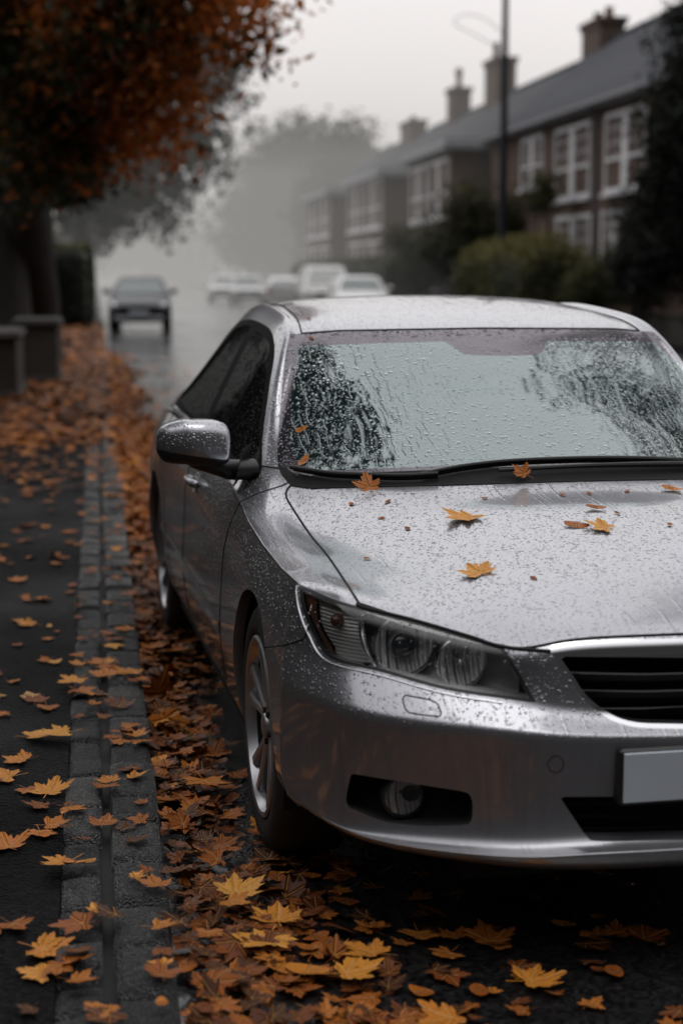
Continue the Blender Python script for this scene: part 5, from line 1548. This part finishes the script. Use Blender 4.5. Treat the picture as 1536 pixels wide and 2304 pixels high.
pier('squat stone pier with a flat cap standing in leaves beside the tree trunks', -1.10, -.53, 22.0, 23.6, .90)
pier('nearer of two stone piers, partly cut off by the edge of the picture', -1.7, -.93, 19.2, 21.0, .84)
r = empty('garden_wall', street(11.45, 25, 0), PHI, 'low dark brick garden wall behind the roof of the silver car', 'wall')
mb = MB(); mb.box(-.12, .12, -9, 9.3, 0, .62, 0, .01); mb.build('brickwork', [M['stone']], r); mb = MB(); mb.box(-.16, .16, -9.05, 9.35, .622, .70, 0, .015); mb.build('coping', [M['stone']], r)

# ------------------------------------------------------------------ lamp posts
M['post'] = simple_mat('painted_steel', (.012, .016, .022), .4, .3, var=.3)
def post(label, L, S, h, r0, arm):
    r = empty('lamp_post', street(L, S, 0), PHI, label, 'lamp post'); mb = MB()
    mb.lathe([(r0 * 1.7, 0), (r0 * 1.7, .9), (r0 * 1.15, 1.0), (r0, 1.2), (r0 * .62, h), (.0, h)], 20, 'z'); mb.build('pole', [M['post']], r, autosmooth=40)
    if arm:
        mb = MB(); mb.tube(spline([(0, 0, h - .1), (-.15, 0, h + .25), (-.6, 0, h + .45), (-1.2, 0, h + .5)], 5), .035, 8); mb.build('arm', [M['post']], r, autosmooth=40)
        mb = MB(); mb.box(-1.85, -1.15, -.14, .14, h + .44, h + .58, 0, .04); mb.build('lantern', [M['post']], r)
        mb = MB(); mb.tube(spline([(0, 0, 7.75), (-.5, 0, 8.15), (-1.0, 0, 8.28), (-1.32, 0, 8.18), (-1.36, 0, 8.02), (-1.0, 0, 7.85), (-.4, 0, 7.55), (0, 0, 7.35)], 6), .011, 6); mb.build('wire_loop', [M['post']], r, autosmooth=40)
post('slim dark lamp post rising in front of the house wall behind the rounded hedge', 10.85, 44, 9.2, .125, True)
post('hazy thin post behind the clipped hedge beside the pavement', -1.55, 58, 4.4, .10, False)
# ------------------------------------------------------------------ the terrace across the street (local x = L, y = S, turned by PHI)
t = NT('brown_brick'); c = t.coord(); br = t.n('ShaderNodeTexBrick', in_Scale=1.0); br.offset = .5
br.inputs['Color1'].default_value = (.17, .090, .060, 1); br.inputs['Color2'].default_value = (.105, .062, .046, 1); br.inputs['Mortar'].default_value = (.10, .085, .07, 1)
br.inputs['Brick Width'].default_value = .22; br.inputs['Row Height'].default_value = .075; br.inputs['Mortar Size'].default_value = .008
sp = t.n('ShaderNodeSeparateXYZ'); t.link(c, sp.inputs[0]); cb = t.n('ShaderNodeCombineXYZ'); t.link(t.math('ADD', sp.outputs[0], sp.outputs[1]), cb.inputs[0]); t.link(sp.outputs[2], cb.inputs[1]); t.link(cb.outputs[0], br.inputs['Vector'])
nz = t.noise(c, .8, 4)
t.bsdf(Base_Color=t.mix(t.math('MULTIPLY', nz.outputs[0], .7), br.outputs['Color'], (.080, .054, .042)), Roughness=.85); M['brick'] = t.m
t = NT('slates'); c = t.coord(); br = t.n('ShaderNodeTexBrick', in_Scale=1.0)
br.inputs['Color1'].default_value = (.060, .063, .073, 1); br.inputs['Color2'].default_value = (.036, .038, .046, 1); br.inputs['Mortar'].default_value = (.10, .10, .115, 1)
br.inputs['Brick Width'].default_value = 60.0; br.inputs['Row Height'].default_value = .40; br.inputs['Mortar Size'].default_value = .018
sp = t.n('ShaderNodeSeparateXYZ'); t.link(c, sp.inputs[0]); cb = t.n('ShaderNodeCombineXYZ'); t.link(sp.outputs[1], cb.inputs[0]); t.link(t.math('MULTIPLY', sp.outputs[2], 1.6), cb.inputs[1]); t.link(cb.outputs[0], br.inputs['Vector'])
p = t.bsdf(Base_Color=br.outputs['Color'], Roughness=.75, Normal=t.bump(br.outputs['Fac'], -.02)); p.inputs['Specular IOR Level'].default_value = .12; M['slate'] = t.m
M['white'] = simple_mat('white_paint', (.74, .73, .75), .5, var=.12, scale=6)
M['pane'] = simple_mat('window_glass', (.11, .125, .125), .12, 0, var=.4, scale=1.3, spec=.3)
M['curtain'] = simple_mat('net_curtain', (.30, .29, .29), .8, var=.2, scale=5)
M['gutter'] = simple_mat('grey_gutter', (.16, .16, .18), .5, var=.15)
M['pot'] = simple_mat('terracotta', (.16, .07, .045), .8, var=.2)
LF, EAVE, LR = 12.5, 5.88, 16.0


def window(house, x, y0, y1, z0, z1, lights=2, transom=True, bars=True, face=-1):
    """sash window in a wall that faces -x (the street) at x; frame, panes and sill"""
    mb = MB(); e = min(.11, (y1 - y0) * .06); mu = min(.22, (y1 - y0) * .085); d0, d1 = x - .06, x + .05
    mb.box(d0, d1, y0, y1, z1 - e, z1); mb.box(d0, d1, y0, y1, z0, z0 + e); mb.box(d0, d1, y0, y0 + e, z0 + e, z1 - e); mb.box(d0, d1, y1 - e, y1, z0 + e, z1 - e)
    w = (y1 - y0)
    for i in range(1, lights): ym = y0 + w * i / lights; mb.box(d0 + .004, d1 - .004, ym - mu, ym + mu, z0 + e, z1 - e)
    zt = z0 + (z1 - z0) * .42
    for i in range(lights):
        a = y0 + w * i / lights + (mu if i else e); b = y0 + w * (i + 1) / lights - (mu if i < lights - 1 else e)
        if transom: mb.box(d0 + .008, d1 - .008, a, b, zt - .04, zt + .04)
        if bars:
            ym = (a + b) / 2; mb.box(d0 + .02, d1 - .02, ym - .014, ym + .014, zt + .04, z1 - e)
            for k in (1, 2):
                zz = zt + (z1 - zt) * k / 3; mb.box(d0 + .022, d1 - .022, a, b, zz - .012, zz + .012)
    f = mb.build('window', [M['white']], house)
    mb = MB(); mb.box(x + .012, x + .018, y0 + e * .5, y1 - e * .5, z0 + e * .5, z1 - e * .5); mb.build('pane', [M['pane']], f)
    mb = MB(); mb.box(x - .14, x + .03, y0 - .08, y1 + .08, z0 - .09, z0 - .004); mb.build('sill', [M['white']], f)


def chimney(house, x0, x1, y0, y1, z0, z1, pots):
    mb = MB(); mb.box(x0, x1, y0, y1, z0, z1 - .24); mb.box(x0 - .05, x1 + .05, y0 - .05, y1 + .05, z1 - .24, z1 - .12); mb.box(x0 - .09, x1 + .09, y0 - .09, y1 + .09, z1 - .12, z1)
    ch = mb.build('chimney', [M['brick']], house)
    for i, (fy, h, kind) in enumerate(pots):
        y = y0 + (y1 - y0) * fy; mb = MB(); xm = (x0 + x1) / 2
        mb.lathe([(.17, 0), (.15, .08), (.12, h - .08), (.15, h - .04), (.15, h), (.10, h), (.10, h - .1)], 14, 'z', (xm, y, z1 - .01))
        if kind: mb.lathe([(.19, h), (.17, h + .16), (.08, h + .28), (0, h + .3)], 14, 'z', (xm, y, z1 + .02))
        mb.build('chimney_pot', [M['pot']], ch, autosmooth=40)
    return ch


def house(label, S0, S1, bay, windows, chim, RIDGE=8.72, LFx=LF):
    h = empty('terraced_house', street(0, 0, 0), PHI, label, 'house', None)
    mb = MB(); mb.box(LFx, LR + 3.5, S0, S1, 0, EAVE); mb.prism([(S0 + .0, EAVE - .002)] , 0, LFx, LFx) if False else None
    mb.build('wall', [M['brick']], h)
    mb = MB(); o = .30; th = .12
    e0 = (LFx - o, EAVE - .18); r0 = (LR, RIDGE); e1 = (LR + 3.8, EAVE - .18)
    v = []
    for y in (S0 + .002, S1 - .002): v += [(e0[0], y, e0[1]), (r0[0], y, r0[1]), (e1[0], y, e1[1]), (e1[0], y, e1[1] - th), (r0[0], y, r0[1] - th), (e0[0], y, e0[1] - th)]
    mb.add(v, [(0, 1, 7, 6), (1, 2, 8, 7), (3, 4, 10, 9), (4, 5, 11, 10), (5, 0, 6, 11), (2, 3, 9, 8), (0, 5, 4, 1), (1, 4, 3, 2), (6, 7, 10, 11), (7, 8, 9, 10)])
    rf = mb.build('roof', [M['slate']], h)
    mb = MB(); mb.prism([(S0 + .01, EAVE), (S1 - .01, EAVE), (S1 - .01, EAVE + .01), (S0 + .01, EAVE + .01)], 0, LFx + .2, LFx + .3)
    mb = MB(); mb.add([(LFx + .05, S0 + .05, EAVE - .03), (LR, S0 + .05, RIDGE - .16), (LR + 3.4, S0 + .05, EAVE - .03)], [(0, 1, 2)]); mb.build('gable', [M['brick']], h)
    mb = MB(); mb.tube([(LR, S0, RIDGE + .02), (LR, S1, RIDGE + .02)], .09, 8); mb.build('ridge_tile', [M['slate']], rf)
    mb = MB(); mb.box(LFx - .42, LFx - .30, S0 + .01, S1 - .01, EAVE - .28, EAVE - .16, 0, .02); mb.box(LFx - .30, LFx - .002, S0 + .01, S1 - .01, EAVE - .335, EAVE - .30); mb.build('gutter', [M['gutter']], h)
    for c_ in chim: chimney(h, *c_)
    for wd in windows: window(h, LFx, *wd)
    if bay:
        b0, b1, LB, zt = bay
        mb = MB(); mb.box(LB, LFx + .02, b0, b1, 0, zt); bb = mb.build('bay', [M['brick']], h)
        mb = MB(); mb.box(LB - .32, LFx - .003, b0 - .30, b1 + .30, zt + .002, zt + .26, 0, .03); mb.box(LB - .26, LFx - .003, b0 - .24, b1 + .24, zt + .262, zt + .36); mb.build('fascia', [M['bandwhite']], bb)
        w = b1 - b0
        for z0, z1 in ((3.35, 5.35), (.95, 2.85)):
            for k in (0, 1):
                a = b0 + .35 + k * (w - .7) * .52; window(bb, LB, a, a + (w - .7) * .46, z0, z1, 2, True, False)
    return h
M['bandwhite'] = simple_mat('grey_white_band', (.26, .26, .28), .5, var=.15, scale=4)
two = [(0.25, .55, 0), (.75, .55, 0)]
hA = house('nearest brown brick house with white sash windows on two floors and a grey downpipe', 30, 52.2, None,
      [(37.0, 40.1, 3.45, 5.36), (41.35, 44.65, 3.45, 5.36), (45.9, 48.35, 3.95, 5.40), (38.2, 40.3, 1.25, 3.04), (41.2, 44.4, 1.25, 3.02), (32.5, 35.5, 3.45, 5.36)],
      [(LR - .4, LR + .4, 51.0, 53.0, 7.6, 9.4, [(.2, .35, 0), (.8, .35, 0)])])
mb = MB(); mb.tube([(LF - .36, 40.75, EAVE - .24), (LF - .1, 40.75, EAVE - .6), (LF - .09, 40.75, 0)], .05, 8); mb.build('downpipe', [M['gutter']], hA, autosmooth=40)
LB_ = 13.1
house('second brown brick house with a flat-topped bay beside the lamp post', 52.21, 65.0, (54.6, 62.2, 11.7, 5.55), [(63.0, 64.6, 3.6, 5.2)], [(LR - .4, LR + .4, 64.6, 66.6, 7.8, 9.9, [(.15, .75, 0), (.85, .75, 0)])], 8.42, LB_)
house('third house in the terrace, its bay dimmed by mist and a domed chimney pot above', 65.01, 79.4, (66.6, 76.5, 11.5, 5.35), [(77.3, 79.0, 3.6, 5.2)], [(LR - .4, LR + .4, 72.6, 73.9, 7.8, 9.6, [(.5, .6, 1)])], 8.36, LB_)
house('furthest house of the terrace, nearly dissolved in the mist', 79.41, 96.0, (82.0, 91.5, 11.5, 5.3), [(92.5, 95, 3.6, 5.2)], [(LR - .4, LR + .4, 82.5, 85.4, 7.8, 9.1, [(.5, .3, 0)])], 8.28, LB_)
# ------------------------------------------------------------------ the other vehicles
def other_car(label, L, S, yaw, paint, kind, group=None, detail=True, length=4.2, width=1.76, height=1.46, plate_col='plate'):
    """body lofted across its width from a side profile; nose towards local -y"""
    root = empty('parked_car' if 'parked' in label else 'oncoming_car', street(L, S, 0), PHI + yaw, label, 'car' if kind != 'suv' else 'off-roader', group)
    hl = length / 2; H = height
    if kind == 'suv':
        low = [(-1, .34), (-1, .62), (-.985, .80), (-.93, .92), (-.52, 1.02), (-.40, 1.04), (.96, 1.06), (1.0, .98), (1.0, .45), (.98, .34)]
        cab = [(-.44, 1.03), (-.24, H - .10), (-.18, H - .03), (.3, H), (.86, H - .02), (.92, H - .08), (.985, 1.04)]
    elif kind == 'hatch':
        low = [(-1, .22), (-1, .50), (-.985, .64), (-.93, .74), (-.50, .92), (-.36, .95), (.90, .98), (.985, .92), (1.0, .55), (.98, .26)]
        cab = [(-.46, .93), (-.14, H - .08), (-.04, H - .02), (.2, H), (.62, H - .05), (.74, H - .14), (.97, .97)]
    else:
        low = [(-1, .22), (-1, .48), (-.985, .62), (-.93, .70), (-.44, .88), (-.32, .91), (.62, .95), (.96, .92), (1.0, .80), (1.0, .5), (.98, .26)]
        cab = [(-.36, .90), (-.08, H - .08), (.02, H - .02), (.2, H), (.40, H - .06), (.50, H - .14), (.70, .94)]
    def loft(prof, shape, name, mats, parent, closed=True, smooth=35):
        n = len(prof); V, F = [], []
        cols = [(-1, .0), (-.985, .5), (-.90, .86), (-.72, .97), (-.4, 1), (0, 1), (.4, 1), (.72, .97), (.90, .86), (.985, .5), (1, 0)]
        for cx_, q in cols:
            for i, (y, z) in enumerate(prof): V.append(shape(cx_, q, y, z))
        for j in range(len(cols) - 1):
            for i in range(n): F.append((j * n + i, j * n + (i + 1) % n, (j + 1) * n + (i + 1) % n, (j + 1) * n + i))
        F.append(tuple(range(n))); F.append(tuple(reversed(range((len(cols) - 1) * n, len(cols) * n))))
        o = mesh_obj(name, V, F, mats, parent); bm = bmesh.new(); bm.from_mesh(o.data); bmesh.ops.recalc_face_normals(bm, faces=bm.faces); bm.to_mesh(o.data); bm.free()
        if smooth: o.data.polygons.foreach_set('use_smooth', np.ones(len(o.data.polygons), bool)); o.data.set_sharp_from_angle(angle=R(smooth))
        return o
    zb = low[0][1]
    def sh_low(cx_, q, y, z):
        pull = (1 - q) * .10 + (abs(cx_) ** 3) * .05
        yy = y * hl * (1 - pull * abs(y) ** 4); side = width / 2 * cx_ * (1 - .05 * max(0, (z - .75)) / .3 - .03 * max(0, .5 - z) / .3)
        return (side, yy, z - (1 - q) * .05 * (1 if z > .6 else -1) * (.8 if z > .6 else .6))
    body = loft(low, sh_low, 'body', [paint], root)
    zc = cab[0][1]
    def sh_cab(cx_, q, y, z):
        f = max(0, (z - .95)) / (H - .95 + 1e-6)
        return (width / 2 * .97 * cx_ * (1 - .24 * f), y * hl * (1 - .03 * (1 - q)), z - (1 - q) * .06 * f)
    cabin = loft(cab, sh_cab, 'cabin', [paint], root)
    # glass laid a few millimetres proud of the cabin
    def glass(poly3, name):
        c_ = np.mean(poly3, 0); n_ = np.cross(poly3[1] - poly3[0], poly3[2] - poly3[0]); n_ /= np.linalg.norm(n_)
        if n_ @ (c_ - np.array([0, hl * .2, 1.1])) < 0: n_ = -n_
        mb = MB(); k = len(poly3); mb.add([p + n_ * .012 for p in poly3] + [p - n_ * .02 for p in poly3], [tuple(range(k))] + [(i, (i + 1) % k, k + (i + 1) % k, k + i) for i in range(k)])
        mb.build(name, [M['carglass']], root)
    def cp(cx_, y, z): return np.array(sh_cab(cx_, 1 if abs(cx_) < .8 else .97, y, z))
    (y0, z0), (y1, z1) = cab[0], cab[1]; lerp = lambda t_: (y0 + (y1 - y0) * t_, z0 + (z1 - z0) * t_)
    a, b = lerp(.08), lerp(.93); glass(np.array([cp(-.84, *a), cp(.84, *a), cp(.78, *b), cp(-.78, *b)]), 'windscreen')
    (y0, z0), (y1, z1) = cab[-1], cab[-2]; a, b = lerp(.15), lerp(.92); glass(np.array([cp(-.82, *a), cp(.82, *a), cp(.76, *b), cp(-.76, *b)]), 'rear_screen')
    for s in (-1, 1):
        ys = [cab[0][0] + .07, cab[1][0] + .03, cab[-2][0] - .06, cab[-1][0] - .12]; mid = (ys[0] + ys[3]) / 2 + .03
        zl, zh = zc + .05, H - .13
        for (ya, yb, yc, yd) in ((ys[0], ys[1], mid - .012, mid - .012), (mid + .012, mid + .012, ys[2], ys[3])):
            P = np.array([sh_cab(s, .97, ya, zl), sh_cab(s, .97, yb, zh), sh_cab(s, .97, yc, zh), sh_cab(s, .97, yd, zl)]) ; glass(P, 'side_window')
    wr = .37 if kind == 'suv' else .315
    for yy in (-.62, .62):
        for s in (-1, 1):
            mb = MB(); mb.lathe([(.18, -.11), (wr - .03, -.115), (wr, -.08), (wr, .08), (wr - .03, .115), (.18, .11)], 28, 'x', closed=True); w = mb.build('wheel', [M['tyre']], root, autosmooth=40)
            w.location = (s * (width / 2 - .10), yy * hl * .98, wr)
            mb = MB(); mb.lathe([(0, .10), (.05, .112), (.19, .10), (.2, .09)], 20, 'x'); mb.lathe([(0, -.10), (.05, -.112), (.19, -.10), (.2, -.09)], 20, 'x'); mb.build('rim', [M['alloy']], w, autosmooth=40)
    zl = .66 if kind != 'suv' else .80
    for s in (-1, 1):
        mb = MB(); mb.box(s * width * .46 - .17 * (s > 0), s * width * .46 + .17 * (s < 0), -hl * .985, -hl * .90, zl - .08, zl + .07, 0, .03); mb.build('headlight', [M['carlamp']], root)
        mb = MB(); mb.box(s * width * .465 - .15 * (s > 0), s * width * .465 + .15 * (s < 0), hl * .93, hl * 1.003, zl + .02, zl + .22, 0, .03); mb.build('tail_light', [M['redlens']], root)
        mb = MB(); mb.box(s * (width / 2 + .01) - .02, s * (width / 2 + .17) + .02, cab[0][0] * hl + .20, cab[0][0] * hl + .32, zc + .02, zc + .16, 0, .03); mb.build('door_mirror', [paint], root)
    mb = MB(); mb.box(-width * .30, width * .30, -hl * 1.012, -hl * .97, zl - .14, zl + .02, 0, .02); mb.build('grille', [M['blackplastic']], root)
    mb = MB(); mb.box(-width * .40, width * .40, -hl * 1.014, -hl * .95, zb + .03, zb + .17, 0, .02); mb.build('lower_intake', [M['intake_pale'] if 'dark' in label else M['blackplastic']], root)
    for yy in (-hl * 1.018, hl * 1.008):
        mb = MB(); mb.box(-.26, .26, yy - .006, yy + .006, zb + .215, zb + .325); mb.build('number_plate', [M[plate_col]], root)
    return root
M['carglass'] = simple_mat('car_glass', (.05, .075, .07), .06, 0, var=.3, scale=2, coat=1)
M['carlamp'] = simple_mat('lamp_glass', (.55, .56, .58), .12, .4, var=.2)
M['navy'] = simple_mat('navy_paint', (.014, .015, .024), .35, .2, var=.15, coat=.35)
M['whitepaint'] = simple_mat('white_car_paint', (.62, .61, .61), .25, 0, var=.06, coat=1)
M['palepaint'] = simple_mat('pale_grey_paint', (.42, .42, .43), .25, .3, var=.06, coat=1)
M['intake_pale'] = simple_mat('wet_lower_panel', (.22, .22, .24), .4, .3, var=.2)
other_car('dark blue hatchback with lamps off driving towards us along the misty street', 1.16, 45.6, R(-3), M['navy'], 'hatch', height=1.40, length=4.0, width=1.60)
G = 'cars parked across the street'
other_car('parked white off-roader, tallest of the row across the street', 8.5, 62.5, R(-2), M['whitepaint'], 'suv', G, height=1.80, length=4.6, width=1.9)
other_car('parked white estate car just above the silver roof, in front of the off-roader', 8.55, 54.5, R(-2), M['whitepaint'], 'hatch', G, height=1.43, length=4.2)
other_car('parked white hatchback with a red tail lamp behind the off-roader', 7.9, 70.5, R(176), M['whitepaint'], 'hatch', G, height=1.38, length=3.9)
other_car('parked pale saloon at the misty end of the row', 7.5, 84, R(-4), M['palepaint'], 'saloon', G, height=1.42)
other_car('parked white saloon furthest away, where the row of cars meets the mist', 7.0, 92, R(-6), M['whitepaint'], 'saloon', G, height=1.42)
# ------------------------------------------------------------------ mist lying along the far part of the street
def mist(name, S0, S1, L0, L1, z1, dens, col, label):
    t = NT(name + '_air')
    ab = t.n('ShaderNodeVolumeAbsorption', in_Density=dens); ab.inputs['Color'].default_value = (0, 0, 0, 1)
    em = t.n('ShaderNodeEmission', in_Strength=dens); em.inputs['Color'].default_value = (*col, 1)
    ad = t.n('ShaderNodeAddShader'); t.link(ab.outputs[0], ad.inputs[0]); t.link(em.outputs[0], ad.inputs[1]); t.link(ad.outputs[0], t.out.inputs['Volume'])
    v = [street(L, S, z) for z in (-.5, z1) for S, L in ((S0, L0), (S0, L1), (S1, L1), (S1, L0))]
    o = mesh_obj(name, v, [(3, 2, 1, 0), (4, 5, 6, 7), (0, 1, 5, 4), (1, 2, 6, 5), (2, 3, 7, 6), (3, 0, 4, 7)], t.m)
    o.display_type = 'WIRE'
    return tag(o, label, 'mist', kind='stuff')
mist('mist', 50, 420, -160, 160, 10, .0085, (.43, .42, .405), 'grey mist filling the far end of the street')
mist('mist', 98, 421, -161, 161, 22, .0016, (.60, .59, .57), 'thicker pale mist beyond the houses')

# ------------------------------------------------------------------ sky and light
w = bpy.data.worlds.new('World'); sc.world = w; w.use_nodes = True
nt = w.node_tree; nt.nodes.clear()
def wn(typ, **kw):
    nd = nt.nodes.new(typ)
    for k, v in kw.items(): setattr(nd, k, v)
    return nd
def wm(op, a, b=None, c=None, clamp=False):
    nd = wn('ShaderNodeMath', operation=op, use_clamp=clamp)
    for i, x in enumerate((a, b, c)):
        if x is None: continue
        if hasattr(x, 'is_output'): nt.links.new(x, nd.inputs[i])
        else: nd.inputs[i].default_value = x
    return nd.outputs[0]
SUN_EL, SUN_AZ = R(80), R(180)          # almost overhead behind thin cloud
sky = wn('ShaderNodeTexSky', sky_type='NISHITA'); sky.sun_disc = False; sky.sun_elevation = SUN_EL; sky.sun_rotation = SUN_AZ
bw = wn('ShaderNodeRGBToBW'); nt.links.new(sky.outputs[0], bw.inputs[0])
tc = wn('ShaderNodeTexCoord'); sp = wn('ShaderNodeSeparateXYZ'); nt.links.new(tc.outputs['Generated'], sp.inputs[0])
yy, zz, xx = sp.outputs[1], sp.outputs[2], sp.outputs[0]
def smooth(v, a, b, lo, hi):
    nd = wn('ShaderNodeMapRange', interpolation_type='SMOOTHSTEP')
    for i, x in ((1, a), (2, b), (3, lo), (4, hi)): nd.inputs[i].default_value = x
    nt.links.new(v, nd.inputs[0]); return nd.outputs[0]
ahead = smooth(wm('ADD', wm('MULTIPLY', yy, .55), wm('MULTIPLY', zz, .9)), -.02, .55, .025, 1.0)      # the cloud is brightest ahead and above
hor = smooth(zz, -.02, .085, .48, .93)
cl = wn('ShaderNodeTexNoise'); cl.inputs['Scale'].default_value = 2.2; cl.inputs['Detail'].default_value = 4; nt.links.new(tc.outputs['Generated'], cl.inputs['Vector'])
cloud = wm('MULTIPLY_ADD', cl.outputs[0], .24, .88)
lum = wm('MULTIPLY', wm('MULTIPLY', wm('MULTIPLY', ahead, hor), cloud), smooth(zz, .18, .6, 1.0, 1.35))
lum = wm('MULTIPLY_ADD', bw.outputs[0], .004, lum)
tintm = wn('ShaderNodeMix', data_type='RGBA'); tintm.inputs[6].default_value = (1.0, .955, .945, 1); tintm.inputs[7].default_value = (.985, .975, .99, 1); nt.links.new(smooth(zz, .1, .4, 0, 1), tintm.inputs[0])
mixn = wn('ShaderNodeMix', data_type='RGBA', blend_type='MULTIPLY'); mixn.inputs[0].default_value = 1.0
gray = wn('ShaderNodeCombineColor'); [nt.links.new(lum, gray.inputs[i]) for i in range(3)]
nt.links.new(gray.outputs[0], mixn.inputs[6]); nt.links.new(tintm.outputs[2], mixn.inputs[7])
bg = wn('ShaderNodeBackground'); bg.inputs[1].default_value = 1.0; nt.links.new(mixn.outputs[2], bg.inputs[0])
out = wn('ShaderNodeOutputWorld'); nt.links.new(bg.outputs[0], out.inputs[0])
s = bpy.data.lights.new('sun', 'SUN'); s.energy = .5; s.angle = R(30); s.color = (1, .97, .94)
so = bpy.data.objects.new('sun', s); COL.objects.link(so)
dv = Vector((math.sin(SUN_AZ) * math.cos(SUN_EL), math.cos(SUN_AZ) * math.cos(SUN_EL), math.sin(SUN_EL)))
so.rotation_euler = dv.to_track_quat('Z', 'Y').to_euler()

# ------------------------------------------------------------------ camera
cam = bpy.data.cameras.new('camera'); co = bpy.data.objects.new('camera', cam); COL.objects.link(co)
co.location = (0, 0, HCAM); co.rotation_euler = (math.pi / 2 - PITCH, 0, 0)
cam.sensor_fit = 'VERTICAL'; cam.sensor_height = 36; cam.lens = FPX / 2304 * 36; cam.clip_start = .05; cam.clip_end = 4000
cam.dof.use_dof = True; cam.dof.focus_distance = 4.35; cam.dof.aperture_fstop = 2.0; cam.dof.aperture_blades = 7
sc.camera = co
sc.view_settings.view_transform = 'Standard'; sc.view_settings.look = 'None'; sc.view_settings.exposure = 0; sc.view_settings.gamma = 1
sc.cycles.use_denoising = True
sc.cycles.max_bounces = 8; sc.cycles.transparent_max_bounces = 12; sc.cycles.diffuse_bounces = 3; sc.cycles.glossy_bounces = 4
